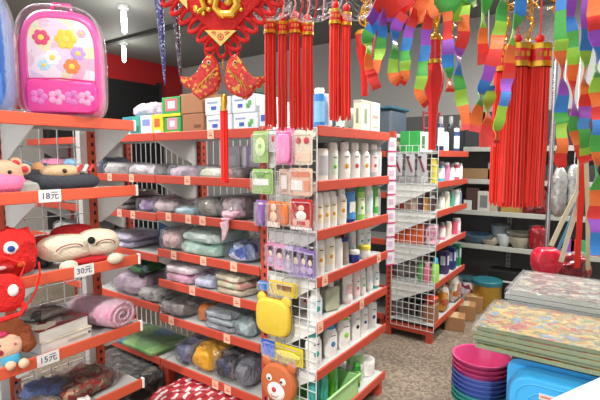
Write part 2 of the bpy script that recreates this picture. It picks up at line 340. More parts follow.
# ---------------------------------------------------------------- generic goods
def carton(name, label, cat, loc, rz, w, d, h, mat, decor=None, group=None, tape=True):
    t = thing(name, label, cat, loc, rz, group)
    b = B().box(-w/2, w/2, -d/2, d/2, 0, h, mat, bev=.003); n = 0
    for (x0, x1, z0, z1, m) in (decor or []):
        b.box((x0-.5)*w, (x1-.5)*w, -d/2-.0015-.0004*n, -d/2, z0*h, z1*h, m); n += 1
    for (x0, x1, z0, z1, m) in (decor or []):
        b.box(-w/2-.0015, -w/2, (.5-x1)*d, (.5-x0)*d, z0*h, z1*h, m)
    b.build('carton', t, False)
    if tape:
        B().box(-w/2-.0012, w/2+.0012, -.025, .025, h, h+.0012, M('C9B48A', .25, coat=.5)).build('tape', t, False)
    return t
def garment(label, loc, rz, w, d, h, mat, name='folded_garment', seed=0, layers=1, film=True, group='bagged clothes on the long red-edged shelving', cat='clothes', fold=None, e=.38):
    t = thing(name, label, cat, loc, rz, group)
    for k in range(layers):
        hh = h/layers; b = B(); b.soft(w/2*(1-.03*k), d/2, hh/2*.98, mat if k % 2 == 0 or fold is None else fold, e=e, nz=min(.02, hh*.3), nu=48, nv=22, fr=15, ridge=True, seed=seed+k*7, T=Tr(rnd.uniform(-.008, .008)*k, 0, hh*(k+.5)) @ R(0, 0, rnd.uniform(-4, 4)*k))
        b.build('fabric_fold', t)
    if film:
        b = B(); b.soft(w/2+.012, d/2+.008, h/2+.006, FILM, e=.3, nz=.012, seed=seed+50, T=Tr(0, 0, h/2+.0045), fr=16)
        b.build('clear_bag', t)
    return t
def bottle(name, label, loc, r, h, body, cap, lab=None, kind='shampoo', group=None, flat=.62, emblem=None, rz=FACE, cat='bottle', bandz=(.18, .68)):
    """front faces -y; a0..a1 covers the visible front"""
    t = thing(name, label, cat, loc, rz, group)
    if kind in ('shampoo', 'slim') and group and 'bottle shelf' in group: r *= 1.14
    if kind == 'shampoo':
        hc = h*.2; hb = h-hc; pf = [(r*.86, 0), (r*.98, .012), (r, hb*.35), (r*.97, hb*.8), (r*.8, hb*.94), (r*.5, hb)]
        B().lathe(pf, body, 20, sy=flat).build('body', t); B().lathe([(r*.62, hb), (r*.6, h-.006), (r*.52, h)], cap, 16, sy=.9).build('cap', t)
    elif kind == 'slim':
        hc = h*.14; hb = h-hc; pf = [(r*.9, 0), (r, .01), (r, hb*.92), (r*.85, hb)]
        B().lathe(pf, body, 20, sy=flat).build('body', t); B().lathe([(r*.84, hb), (r*.82, h-.006), (r*.7, h)], cap, 16, sy=flat).build('cap', t)
    elif kind == 'tube':
        hc = h*.12; vs = []; n = 20; pf = [(1, hc), (.98, h*.4), (.99, h*.8), (1.02, h)]
        b = B(); vv = []; 
        for i, (q, z) in enumerate(pf):
            fl = [.8, .6, .3, .06][i]
            for j in range(n): a = 2*PI*j/n; vv.append((r*q*math.cos(a), r*fl*math.sin(a), z))
        ff = [(i*n+j, i*n+(j+1) % n, (i+1)*n+(j+1) % n, (i+1)*n+j) for i in range(3) for j in range(n)]+[tuple(3*n+j for j in range(n)), tuple(reversed(range(n)))]
        b.add(vv, ff, body); b.build('body', t); B().lathe([(r*.82, 0), (r*.86, hc)], cap, 18, sy=.8).build('cap', t); flat = .62
    elif kind == 'jar':
        hb = h*.7; B().lathe([(r*.9, 0), (r, .008), (r, hb-.006), (r*.9, hb)], body, 24).build('body', t); B().lathe([(r*1.02, hb), (r*1.03, h-.006), (r*.96, h)], cap, 24).build('lid', t); flat = 1
    if lab is not None:
        z0, z1 = h*bandz[0], h*bandz[1]
        q = 1.02 if kind != 'tube' else 1.0
        b = B()
        if kind == 'tube': b.box(-r*.6, r*.6, -r*.62, -r*.56, z0+h*.15, z1, lab)
        else: b.lathe([(r*q, z0), (r*q, z1)], lab, 10, sy=flat*1.02/1.0, a0=PI*1.2, a1=PI*1.8)
        if emblem is not None:
            y = -r*flat*1.06 if kind != 'tube' else -r*.64
            b.ball((0, y, (z0*.6+z1*.4)), r*.34, emblem, sy=.12)
            b.box(-r*.35, r*.35, y-.001, y+.001, z1-h*.07, z1-h*.05, M('444A55'))
        b.build('label', t)
    return t
ORD = ['leftmost', 'second', 'third', 'fourth', 'fifth', 'sixth', 'seventh', 'eighth', 'ninth', 'tenth', 'eleventh', 'twelfth', 'thirteenth', 'fourteenth']
def lab_from(i, look, where):
    return f'{look}, leftmost {where}' if i == 0 else f'{look}, {ORD[i]} from the left {where}'
# ---------------------------------------------------------------- bottle shelves (end unit)
W_ = M('F2F0EA', .35, coat=.3, var=.03); GRN = M('4FB848', .35, coat=.4); LGRN = M('9AD65A', .35, coat=.4); TEAL = M('3FA79A', .3, coat=.5); BLU = M('2E62B8', .35, coat=.4); NAVY = M('27348C', .35)
CREAM = M('EFE6CC', .4); YEM = M('D99A2C', .4); REM = M('C8404A', .4); PALEG = M('D8E8D2', .4); PINKW = M('F4D9D6', .4); SIL = M('C9CCD0', .3, .2); AMB = clear('pale_green_liquid', 'C8D8B0', .35)
TEALC = M('4FB5B0', .2, coat=.6); LBL = M('DDEBEE', .4)
def row(level, where, items, group, yoff=.055):
    z = AV[level]
    for i, it in enumerate(items):
        px, look, kind, r, h, body, cap, lab, emb = it[:9]; yo = it[9] if len(it) > 9 else yoff
        q = onY(px, 0, YA+yo); qq = onY(px, 158+(H-z)*449/2.4, YA+yo)
        nm = {'jar': 'cream_jar', 'tube': 'lotion_tube'}.get(kind, 'shampoo_bottle' if kind == 'shampoo' else 'lotion_bottle')
        bottle(nm, lab_from(i, look, where), (min(XA+LA-r*1.2, max(XA+r*1.15+.006, qq.x)), YA+yo, z), r, h, body, cap, lab, kind, group, emblem=emb, flat=.6, rz=-.35, cat='jar' if kind == 'jar' else 'tube' if kind == 'tube' else 'bottle')
w1 = 'on the second bottle shelf'
row(1, w1, [(322, 'white bottle with black cap', 'slim', .031, .195, W_, BLACK, SIL, None), (333, 'white bottle with green leaf print', 'slim', .026, .20, W_, W_, PALEG, GRN),
            (344, 'white bottle with orange flower', 'shampoo', .034, .205, W_, W_, W_, YEM), (354, 'white bottle with red flower', 'shampoo', .034, .205, W_, W_, W_, REM), (364, 'white bottle with yellow flower', 'shampoo', .034, .205, W_, W_, W_, YEM),
            (373, 'silvery white bottle with pink mark', 'slim', .028, .20, SIL, W_, PINKW, REM), (380, 'pale slim bottle', 'slim', .024, .19, W_, SIL, LBL, None)], 'bottles on the second bottle shelf')
w2 = 'on the third bottle shelf'
row(2, w2, [(318, 'white bottle with yellow emblem', 'slim', .026, .185, W_, W_, CREAM, YEM), (325, 'white bottle with yellow emblem', 'slim', .026, .185, W_, W_, CREAM, YEM), (332, 'white bottle with yellow emblem', 'slim', .026, .185, W_, W_, CREAM, YEM), (341, 'tall white bottle with pale label', 'shampoo', .03, .205, W_, W_, CREAM, YEM),
            (350, 'white pack with blue wave', 'tube', .034, .17, M('4C8FD0'), NAVY, W_, None), (360, 'bright green bottle', 'slim', .026, .19, LGRN, GRN, M('E8F4C8'), GRN), (368, 'white bottle with grey text', 'slim', .028, .20, W_, W_, LBL, None), (375, 'green tube', 'tube', .022, .18, GRN, W_, M('CDE8B8'), None), (381, 'pale grey bottle', 'slim', .022, .17, SIL, W_, None, None)], 'bottles on the third bottle shelf')
w3 = 'on the fourth bottle shelf'
row(3, w3, [(319, 'white bottle with gold emblem', 'slim', .028, .205, W_, W_, CREAM, YEM), (329, 'white bottle with gold emblem', 'slim', .03, .21, W_, W_, CREAM, YEM), (337, 'plain white canister', 'slim', .031, .16, W_, W_, None, None), (345, 'grey-brown slim bottle', 'slim', .02, .15, M('A89C90'), NAVY, None, None),
            (354, 'low white jar with navy base', 'jar', .03, .07, NAVY, W_, None, None, .04), (364, 'low white jar with yellow lid', 'jar', .036, .075, W_, M('E4D24C'), None, None, .045),
            (352, 'clear standing tube with white cap', 'tube', .026, .19, LBL, W_, W_, None, .14), (360, 'clear standing tube with white cap', 'tube', .026, .19, LBL, W_, W_, TEAL, .14), (368, 'clear standing tube with white cap', 'tube', .026, .19, LBL, W_, W_, None, .14), (375, 'pale blue standing tube', 'tube', .026, .19, M('C5DDE4'), W_, W_, TEAL, .13), (383, 'white standing tube with teal mark', 'tube', .026, .19, W_, W_, LBL, TEAL, .12)], 'bottles on the fourth bottle shelf')
w4 = 'on the fifth bottle shelf'
row(4, w4, [(303, 'white bottle with pink heart mark', 'slim', .024, .13, W_, W_, PINKW, REM, .2), (315, 'white bottle with teal emblem', 'shampoo', .036, .165, W_, W_, LBL, TEAL), (347, 'white tube with dark label', 'tube', .034, .165, W_, PINKW, M('E8C0B8'), None), (356, 'pinkish white tube', 'tube', .026, .165, PINKW, W_, W_, REM), (362, 'white tube with green stripe', 'tube', .024, .165, W_, W_, PALEG, GRN), (369, 'white tube with grey text', 'tube', .024, .165, W_, W_, LBL, None), (375, 'white tube with teal stripe', 'tube', .024, .165, W_, TEAL, LBL, TEAL), (381, 'white tube with teal cap', 'tube', .024, .165, W_, TEAL, W_, TEAL)], 'bottles on the fifth bottle shelf')
q = onY(332, 300, YA+.06)
t = thing('soap_refill_bottle', 'square clear refill bottle of pale green liquid on the fifth bottle shelf', 'bottle', (q.x, YA+.07, AV[4]), -.35)
B().box(-.048, .048, -.03, .03, 0, .13, M('AEB59A', .2, coat=.8), bev=.012).build('body', t, False); B().lathe([(.018, .13), (.018, .155)], W_, 12).build('cap', t)
w5 = 'on the sixth bottle shelf'
row(5, w5, [(311, 'large white bottle with green cap and leaf print', 'shampoo', .042, .205, W_, TEAL, W_, TEAL), (330, 'white bottle with blue cap', 'shampoo', .038, .19, W_, M('4A94C8'), W_, M('4A7FB0')), (343, 'white bottle with lime green cap', 'shampoo', .04, .20, W_, LGRN, W_, LGRN), (355, 'white bottle with black label', 'slim', .03, .20, W_, W_, W_, BLACK), (363, 'white bottle with blue lettering', 'slim', .026, .19, W_, BLU, W_, NAVY), (371, 'white bottle with dark blue cap', 'slim', .032, .195, W_, NAVY, W_, NAVY)], 'bottles on the sixth bottle shelf')
# basket and jars at the bottom
bx = onY(327, 395, YA+.1).x
t = thing('plastic_basket', 'pale green plastic basket of bottles on the bottom shelf of the bottle unit', 'basket', (XA+.245, YA+.10, AV[6]+.001), 0)
gm = M('A6D98F', .4, coat=.3); b = B(); w, d, hh = .215, .10, .125; kx = .94
for (x0, x1, y0, y1) in ((-w, w, -d, -d+.004), (-w, w, d-.004, d), (-w, -w+.004, -d, d), (w-.004, w, -d, d)): b.box(x0*kx, x1*kx, y0*kx, y1*kx, 0, hh, gm)
b.box(-w*kx, w*kx, -d*kx, d*kx, 0, .004, gm); b.build('basket_body', t, False)
B().tube([(-w, -d, hh), (w, -d, hh), (w, d, hh), (-w, d, hh)], .007, gm, 8, True).build('rim', t)
for i, (dx, dy, m, cap, lk) in enumerate(((-.16, -.02, TEALC, TEAL, 'teal bottle'), (-.105, .0, TEALC, W_, 'teal bottle with white cap'), (-.05, -.02, M('5CBBAA', .2, coat=.6), TEAL, 'sea green bottle'), (.0, .02, M('8CCB3A', .25, coat=.6), LGRN, 'lime green bottle'), (.05, 0, M('6FBF3A', .25, coat=.6), M('D8D840'), 'lime bottle with yellow cap'), (.10, .01, M('9ADBA0', .3, coat=.5), GRN, 'mint green bottle'))):
    bottle('dish_soap_bottle', lab_from(i, lk, 'standing in the pale green basket'), (XA+.245+dx, YA+.10+dy, AV[6]+.0055), .025, .22+.01*(i % 2), m, cap, None, 'slim', 'bottles in the basket', flat=.8)
for i, (x, y, z, lk, m) in enumerate(((.50, .2, 0, 'white round tub at the bottom right under a second tub', PALEG), (.50, .2, .1, 'white round tub with pale blue label stacked on another', LBL), (.62, .12, 0, 'white round tub with green label, lower of the front pair', PALEG), (.62, .12, .1, 'white round tub with green label, upper of the front pair', M('B8DCA0')), (.715, .09, 0, 'white round tub at the right end of the bottom shelf', W_))):
    bottle('cream_tub', lk, (XA+x, YA+y, AV[6]+z+.0005), .052, .098, m, W_, None, 'jar', 'tubs on the bottom shelf', cat='jar')
bottle('dish_soap_bottle', 'dark green bottle standing between basket and white tubs', (XA+.53, YA+.06, AV[6]), .024, .15, M('2E8C3A', .2, coat=.6), GRN, LGRN, 'slim')
# top of the bottle unit
z = AV[0]
def boxlike(name, label, px0, px1, h, mat, dec=None, d=.05, Y=YA+.06, lv=z, cat='box', group=None, rz=0):
    a, c = onY(px0, 130, Y), onY(px1, 130, Y); return carton(name, label, cat, ((a.x+c.x)/2, Y, lv), rz, abs(c.x-a.x), d, h, mat, dec, group, tape=False)
bottle('spray_bottle', 'bright blue bottle at the left end of the top bottle shelf', (onY(317, 128, YA+.06).x+.02, YA+.06, z), .03, .2, M('3A8ED8', .3, coat=.4), W_, M('8CC8F0'), 'slim', flat=.7)
bottle('spray_bottle', 'white bottle beside the blue one on the top bottle shelf', (onY(327, 128, YA+.06).x, YA+.06, z), .026, .18, W_, W_, LBL, 'slim', flat=.7)
for i, px in enumerate((333, 338, 344, 350)): 
    B().soft(.016, .014, .012, BLACK, e=.8, T=Tr(0, 0, .012)).build('hair_clip', None, loc=(onY(px, 128, YA+.03).x, YA+.03, z)); tag(bpy.context.scene.collection.objects[-1], lab_from(i, 'small black clip', 'in the row on the top bottle shelf'), 'clip', 'black clips under the tassels')
boxlike('toothpaste_box', 'upright cream carton with grey leaf print, left of the pair on the top bottle shelf', 357, 366, .185, CREAM, [(.35, .65, .3, .75, M('8A9A80')), (0, 1, .92, 1, M('C8C0B0'))], .05)
boxlike('toothpaste_box', 'upright pinkish carton right of the leaf-print carton on the top bottle shelf', 367, 376, .185, M('EADCD4'), [(.2, .8, .5, .6, M('D49890')), (.2, .8, .2, .26, M('A8B8A0'))], .05)
boxlike('tissue_box', 'white box behind the red tassels on the top bottle shelf', 340, 355, .15, W_, [(0.1, .9, .3, .7, LBL)], .06, YA+.16)
bottle('spray_bottle', 'cream bottle with brown mark at the back of the top bottle shelf', (onY(325, 128, YA+.2).x, YA+.2, z), .03, .2, CREAM, W_, M('D9A070'), 'slim', flat=.7)

# ---------------------------------------------------------------- goods hung on the side wire panel
def hung(px0, px1, py0, py1, off=.03):
    a = onX(px0, py0, XA-off); c = onX(px1, py1, XA-off); m = (px0+px1)/2; return a.y, c.y, onX(m, py0, XA-off).z, onX(m, py1, XA-off).z     # y left, y right, z top, z bottom
def packet(name, label, px0, px1, py0, py1, card, bulge=None, decor=(), off=.03, group='packets hung on the wire side panel', cat='packet', film=True, th=.02):
    yl, yr, zt, zb = hung(px0, px1, py0, py1, off); w = abs(yl-yr); h = zt-zb
    t = thing(name, label, cat, (XA-off, (yl+yr)/2, zb), -PI/2, group)        # local x -> -Y (to the right in the photo)
    b = B().prism(rrect(w, h, min(w, h)*.1), 0, .004, card); i = 0
    for (x0, x1, z0, z1, m, s) in decor:
        cx, cz = (x0+x1)/2-.5, (z0+z1)/2; ww, hh = (x1-x0)*w, (z1-z0)*h
        if s == 'o': b.soft(ww/2, .004, hh/2, m, e=1, c=(cx*w, -.002-.0006*i, cz*h), nu=16, nv=8)
        else: b.box(cx*w-ww/2, cx*w+ww/2, -.002-.0006*i, 0, cz*h-hh/2, cz*h+hh/2, m)
        i += 1
    b.build('card', t, False)
    if bulge is not None: B().soft(w*.42, th/2, h*.4, bulge, e=.5, c=(0, -th/2, h*.45), nu=20, nv=10).build('contents', t)
    if film: B().pillow(rrect(w*.98, h*.92, w*.12), -th-.004, 0, FILM2, .12).build('clear_pouch', t)
    B().tube([(0, .002, h*.97), (0, -.004, h+.012), (0, off, h+.014)], .0018, CHROME, 6).build('hook', t)
    return t
G1 = M('A8CE78', .4, coat=.4); PK = M('EE7FB4', .35, coat=.5); PEACH = M('F0CDB4', .4); 
packet('soap_packet', 'pale green packet with oval print, top left on the wire panel', 253, 268, 131, 163, G1, None, [(.15, .85, .2, .8, M('CFE6AC'), 'o'), (.3, .7, .4, .65, M('7FAE54'), 'o')])
packet('soap_packet', 'narrow white packet with small red fruit print', 269, 277, 131, 152, W_, None, [(.3, .8, .5, .8, REM, 'o')], off=.02)
packet('soap_packet', 'bright pink soap packet hanging between green and cream packets', 276, 293, 128, 165, PK, M('F08CC0', .3, coat=.7), [], off=.045)
packet('soap_packet', 'cream packet with two red fruit prints', 294, 312, 130, 165, M('F2E6CC'), None, [(.12, .4, .6, .8, REM, 'o'), (.55, .85, .6, .8, REM, 'o'), (.1, .9, .1, .35, PEACH, 'b')])
packet('soap_packet', 'green packet with white band hanging below the first green one', 252, 273, 169, 194, G1, None, [(.05, .8, .35, .6, W_, 'b'), (.2, .6, .65, .95, M('6FA044'), 'o')], off=.04)
packet('pin_card', 'peach card of small items, left of the two peach cards', 279, 289, 169, 194, PEACH, None, [(.2, .8, .2, .75, M('E8E0D8'), 'b')], off=.02)
packet('pin_card', 'wide peach card with white lettering panel, right of the two peach cards', 289, 312, 168, 196, PEACH, None, [(.1, .9, .68, .86, M('D88868'), 'b'), (.1, .6, .2, .55, M('F4E8E0'), 'b'), (.65, .9, .2, .55, M('E09878'), 'b')], off=.03)
packet('hair_tie_card', 'purple card of hair ties at the left edge of the wire panel', 256, 267, 200, 226, M('9A70B8'), M('8A58A8', .4), [(.2, .8, .6, .9, PEACH, 'o')])
packet('hair_tie_card', 'orange card of hair ties with a pale doll figure', 267, 280, 201, 227, M('E88848'), None, [(.3, .75, .6, .9, PEACH, 'o'), (.25, .8, .2, .6, M('F4D0B0'), 'o'), (0, 1, 0, .2, M('F0E0D0'), 'b')], off=.04)
packet('hair_tie_card', 'card of round orange rings', 279, 291, 202, 226, M('EEA050'), M('E87828', .4), [(.1, .9, 0, .2, W_, 'b')], off=.02)
packet('hair_tie_card', 'red card with a white doll figure', 291, 312, 199, 230, M('C82828'), None, [(.35, .65, .6, .8, PEACH, 'o'), (.25, .75, .3, .62, W_, 'o'), (.1, .9, .12, .35, M('E8B8A0'), 'b'), (.3, .7, .16, .28, REM, 'b'), (0, 1, 0, .1, W_, 'b')], off=.04)
FACE_ = [(.2, .8, .45, .85, M('3A2A2A'), 'o'), (.27, .73, .42, .75, M('F4D6C4'), 'o'), (.2, .8, .12, .4, M('B898C8'), 'o')]
for i, (p0, p1, a, c, cm, lk) in enumerate(((267, 275, 242, 266, M('E090B8'), 'pink pouch with a small printed face at the left end of the fanned row'), (274, 286, 244, 270, M('E4A0C4'), 'pink pouch with a printed face fanned out in front'), (284, 293, 246, 272, M('D0C0E0'), 'pale lilac pouch half hidden in the fanned row'), (289, 303, 247, 277, M('B8A0D4'), 'large lilac pouch with a printed dark-haired face'), (299, 309, 249, 277, M('9A78C0'), 'purple pouch behind the large lilac one'), (306, 315, 251, 278, M('8A6AB8'), 'purple patterned pouch at the right end of the fanned row'))):
    packet('face_mask_pouch', lk, p0, p1, a, c, cm, None, FACE_, off=.02+.008*(i % 3), group='fanned pouches with printed faces', cat='pouch')
packet('toy_hammer_packet', 'flat yellow packet with brown lettering above the yellow purse', 269, 297, 282, 296, M('DCC030'), None, [(.3, .8, .4, .75, M('7A5020'), 'b')], off=.05, film=True)
packet('toy_packet', 'small blue packet left of the flat yellow packet', 259, 269, 281, 290, M('2E78C8'), None, [], off=.05)
# yellow purse with ears (plain)
yl, yr, zt, zb = hung(257, 293, 294, 335, .05); w = abs(yl-yr); h = zt-zb
def ear_purse(label, yl, yr, zt, zb, main, inner, face=True):
    w = abs(yl-yr); h = zt-zb; ex = .95 if face else .6; t = thing('bear_purse', label, 'purse', (XA-.05, (yl+yr)/2, zb), -PI/2, 'round bear purses on the wire panel')
    o = [(math.copysign(abs(math.cos(a))**ex, math.cos(a))*w*.47, h*.45+math.copysign(abs(math.sin(a))**ex, math.sin(a))*h*.45) for a in [2*PI*k/32 for k in range(32)]]
    B().pillow(o, -.03, .02, main, .16).build('body', t)
    for s in (-1, 1): 
        e = B().ball((s*w*.34, -.004, h*.86), w*.13, main, sy=.5, n=16).build('ear', t); B().ball((s*w*.34, -.012, h*.86), w*.075, inner, sy=.35).build('ear_lining', e)
    B().tube([(x*1.0, -.005, z) for x, z in o], .0025, M('8A5A20'), 6, True).build('seam', t)
    if face:
        m = B().ball((0, -.03, h*.3), w*.24, W_, sy=.3, sz=.85, n=18).build('muzzle', t); B().ball((0, -.046, h*.37), w*.06, REM, sy=.5).build('nose', m)
        B().tube([(-w*.12, -.042, h*.27), (-w*.05, -.046, h*.2), (0, -.047, h*.22), (w*.05, -.046, h*.2), (w*.12, -.042, h*.27)], .0018, M('A03030'), 6).build('mouth', m)
        for s in (-1, 1):
            e = B().ball((s*w*.19, -.03, h*.56), w*.08, W_, sy=.3).build('eye', t); B().ball((s*w*.17, -.037, h*.56), w*.03, BLACK, sy=.5).build('pupil', e)
    B().tube([(-w*.1, 0, h*.85), (0, .0, h*1.03), (w*.1, 0, h*.85)], .0025, main, 6).build('strap', t)
    B().tube([(0, 0, h*1.02), (0, .05, h*1.03)], .0018, CHROME, 6).build('hook', t)
    return t
ear_purse('plain yellow purse with two rounded ears', yl, yr, zt, zb, M('E3C23C', .6, coat=.3), M('C89A28'), False)
yl, yr, zt, zb = hung(262, 298, 358, 402, .05); ear_purse('round orange-brown purse with a white-muzzled bear face', yl, yr, zt, zb, M('C4693A', .7, bump=.3, scale=120), M('8A3E20'), True)
# brush in pack
packet('brush_packet', 'blue and yellow brush in a long packet between the two purses', 262, 303, 344, 362, M('E0CC28'), None, [(0, .33, .1, 1, M('2E5ECC'), 'b'), (.35, .95, .3, .7, M('F0E060'), 'o')], off=.04)
# hanging strip of pouches at the far end of the bottle unit
t = thing('pouch_strip', 'long strip of pink-edged white sachets hanging at the right end of the bottle unit', 'sachets', (XA+LA+.03, YA-.01, .80), -.5)
a0 = AV[0]-.80
for k in range(9):
    h = .088; z0 = a0-.01-h*(k+1)
    b = B(); b.pillow(rrect(.06, h-.006, .006, 2, z=z0), -.006, .004, M('EBE6EA', .3, coat=.5), .08); b.box(-.031, .031, -.008, .002, z0-.004, z0+.004, M('C83A78')); b.box(-.02, .012, -.008, -.005, z0+.03, z0+.06, M('D8B8D0')); b.build('sachet', t, False)
B().tube([(0, 0, a0-.02), (-.02, 0, a0+.0)], .002, CHROME, 6).build('hook', t)

# ---------------------------------------------------------------- clothes on the gondola, near bay: position along Y from the photo
def gpos(px, py, z, yo=.0): q = onX(px, py, GX+.14); return (GX+.165+yo, q.y, z+.0015)
NB = GV1; MB_ = GV2
GRN2 = MP(['8FC4B0', 'A9D4C2', 'C8E2D4', '9CCBB8'], 6, 'noise', bump=.4); GREYP = MP(['8C8C88', 'A8A8A4', 'C4C2BE', '9A9894'], 8, 'noise', bump=.5)
LILAC = MP(['A890A8', 'BCA4BC', 'D8C4D4', '9C8AA0'], 7, 'noise', bump=.5); PINKG = MP(['D87CA4', 'E8A0BE', 'E0B0CC', 'D490B4'], 7, 'noise', bump=.4); BLUEF = MP(['6C86C8', 'D0D8EC', '4A64B0', 'A8B8E0', 'E0E4F0'], 26, 'voronoi', bump=.4)
MULTI = MP(['B8A890', '6E8A58', 'D8CDB8', 'A45A50', '8CA078'], 24, 'voronoi', bump=.5); DARKM = MP(['3A3C44', '5C5860', '24262C', '786E70', '48506A'], 16, 'voronoi', bump=.6)
TAN = MP(['C8BA9C', 'B8AC8C', 'D8CCB0'], 8, 'noise', bump=.5); DTEAL = MP(['5A7880', '48646C', '8FA4A8'], 8, 'noise', bump=.5); BROWNM = MP(['5C3430', '7A5044', '94706A', '3C2624'], 10, 'noise', bump=.5)
def G(label, px, py, lv, w, d, h, mat, rz=0, **k):
    p = gpos(px, py, lv); return garment(label, p, rz-PI/2, w, d, max(h, min(.15, h*1.28)), mat, seed=len(bpy.data.objects) % 97, **k)
# near bay: shelf 1 (second down)
G('mauve folded garment in clear bag under the detergent shelf, left end of near bay', 195, 172, NB[1], .26, .26, .05, LILAC)
G('pale yellow-green folded garment left of the packets under the white cartons', 222, 172, NB[1], .20, .26, .045, MP(['D8DCC0', 'C8CCA8', 'E8E8D8'], 8, 'noise', bump=.4))
G('brown spotted garment at the near end of the second shelf', 243, 174, NB[1], .13, .25, .045, BROWNM)
# shelf 2 (third down)
G('grey-pink folded garment on the shelf above the mint one', 176, 210, NB[2], .18, .27, .055, MP(['B89AA0', 'C8B0B4', '9C8488'], 8, 'noise', bump=.4))
G('pale blue flat garment packet with white trim', 196, 212, NB[2], .16, .27, .035, MP(['A8C8D4', 'C0D8E0', '88B0C0'], 8, 'noise', bump=.3))
G('dark olive and grey garment bundle on the third shelf', 219, 208, NB[2], .17, .28, .085, MP(['6E6C60', '8C8478', '5A5C50', 'A49A90'], 9, 'noise', bump=.7), e=.6)
G('dusty pink garment bundle near the wire panel on the third shelf', 243, 208, NB[2], .16, .28, .10, MP(['A88890', '8C7078', 'C4A8AC', '988A90'], 9, 'noise', bump=.7), e=.6)
# pink sleeve hanging over the edge
q = onX(226, 212, GX-.02); b = B()
pts = [(0, .0, 0), (-.02, 0, .0)]
t = garment('pale pink garment spilling over the edge of the third shelf', (GX+.05, q.y, NB[2]+.016), -PI/2, .10, .13, .045, MP(['E4B8C4', 'F0CCD4', 'D8A0B0'], 8, 'noise', bump=.5), film=False, e=.6)
b = B(); b.pillow([(-.035, -.02), (.03, .0), (.028, -.05), (.0, -.11), (-.02, -.125), (-.018, -.06)], -.088, -.072, MP(['E4B8C4', 'F0CCD4', 'D8A0B0'], 8, 'noise', bump=.5), .2); b.soft(.03, .03, .008, MP(['E4B8C4', 'F0CCD4', 'D8A0B0'], 8, 'noise', bump=.5), T=Tr(0, -.055, .0)); b.build('sleeve', t)
# shelf 3 (fourth): mint stack
G('clear bag holding a pale pink and white baby garment left of the mint stack', 183, 242, NB[3], .18, .28, .10, MP(['C8B4B4', 'E4DCD8', 'B4A0A0', 'E8C8C8'], 20, 'voronoi', bump=.5), e=.6)
G('thick mint green folded blanket in clear bag on the fourth shelf', 212, 245, NB[3], .33, .29, .125, GRN2, layers=2, fold=MP(['A9D4C2', 'C8E4D8', 'DCEEE4'], 7, 'noise', bump=.4))
G('blue and white floral garment bag at the near end of the fourth shelf', 250, 250, NB[3], .17, .28, .085, BLUEF, e=.6)
# shelf 4 (fifth): pink
G('pink folded shirts in clear bag on the fifth shelf', 192, 273, NB[4], .24, .30, .085, PINKG, layers=2, fold=MP(['E8C8D8', 'F0E0E8'], 8, 'noise'))
G('blue and white folded garment beside the pink shirts', 216, 285, NB[4], .14, .28, .05, MP(['8CA4D8', 'D8DCEC', 'B8C0DC'], 8, 'noise', bump=.4))
G('tan and pale green folded garments near the wire panel on the fifth shelf', 243, 290, NB[4], .22, .30, .09, TAN, layers=3, fold=MP(['C8D0A8', '9CB888', 'D8D8C0', 'E0A8A0'], 22, 'voronoi', bump=.4))
# shelf 5 (sixth)
G('dark red and grey garment pack on the sixth shelf, left end', 186, 312, NB[5], .22, .30, .07, MP(['6E6460', '8C807C', '544C4C', 'A49894'], 8, 'noise', bump=.6))
G('small bright striped packet of red, yellow and green', 211, 306, NB[5], .07, .20, .075, MP(['D83828', 'E8C030', '58A848', 'D83828'], 14, 'wave', bump=.2))
G('grey folded trousers stack in clear bag on the sixth shelf', 232, 325, NB[5], .24, .30, .085, MP(['7C8894', '98A2AC', '6A747E'], 7, 'noise', bump=.5), layers=3, fold=MP(['A8B0B4', '88949C'], 8, 'noise'))
G('dark teal folded garment beside the yellow purse', 255, 330, NB[5], .12, .28, .075, DTEAL)
# shelf 6 bottom
G('yellow garment bag with blue trim on the bottom shelf', 214, 352, NB[6], .20, .29, .14, M('E0A428', .5, coat=.5, bump=.5, scale=14), e=.6)
G('dark navy garment bag leaning left of the yellow bag on the bottom shelf', 195, 346, NB[6], .13, .28, .10, MP(['3A4488', '28306A', '6A70A0'], 9, 'noise', bump=.6), e=.6)
G('dark garments in shiny clear bags right of the yellow bag', 236, 370, NB[6], .15, .29, .12, DARKM, e=.6)
G('navy garment bag at the near end of the bottom shelf', 254, 380, NB[6], .12, .29, .12, MP(['2C3048', '444A60', '5C5C6C'], 9, 'noise', bump=.6), e=.6)
b = B(); 
# middle bay
G('dark blue bundle at the left end of the second shelf by the toy shelves', 104, 172, MB_[1], .20, .28, .09, MP(['1E3050', '28405E', '3A5070'], 8, 'noise', bump=.5))
G('grey folded garments in clear bag, second shelf of the farther bay', 127, 172, MB_[1], .24, .28, .06, GREYP)
G('silvery wrinkled garment bag on the second shelf of the farther bay', 153, 172, MB_[1], .26, .28, .055, MP(['9A98A0', 'B8B4BC', 'D0CCD0'], 8, 'noise', bump=.8))
G('pale violet garment bundle on the third shelf of the farther bay', 153, 205, MB_[2], .18, .2, .065, MP(['B898CC', 'D0B8DC', 'A080B8'], 8, 'noise', bump=.5), e=.7)
G('brown garment stack at the back of the third shelf of the farther bay', 128, 203, MB_[2], .30, .28, .10, BROWNM, layers=3, fold=BROWNM)
G('dusty rose garment bundle beside the pale violet one', 167, 205, MB_[2], .10, .2, .08, MP(['B88890', 'C8A0A8', '9C7078'], 8, 'noise', bump=.5), e=.7)
G('lavender folded garment on the fourth shelf of the farther bay', 132, 246, MB_[3], .30, .29, .075, MP(['A49AB8', 'C4BCD0', '8C84A0', 'B8B0C8'], 8, 'noise', bump=.5), layers=2)
G('grey-lilac folded garment right behind the white plush cat', 118, 246, MB_[3], .13, .28, .05, MP(['8C8490', 'A8A0AC'], 8, 'noise', bump=.5))
G('long mauve garment bag on the fifth shelf behind the pink blanket roll', 140, 300, MB_[4], .36, .30, .12, MP(['A07C98', 'B898B0', '86647E', 'C8A8BC'], 5, 'noise', bump=.7), e=.55)
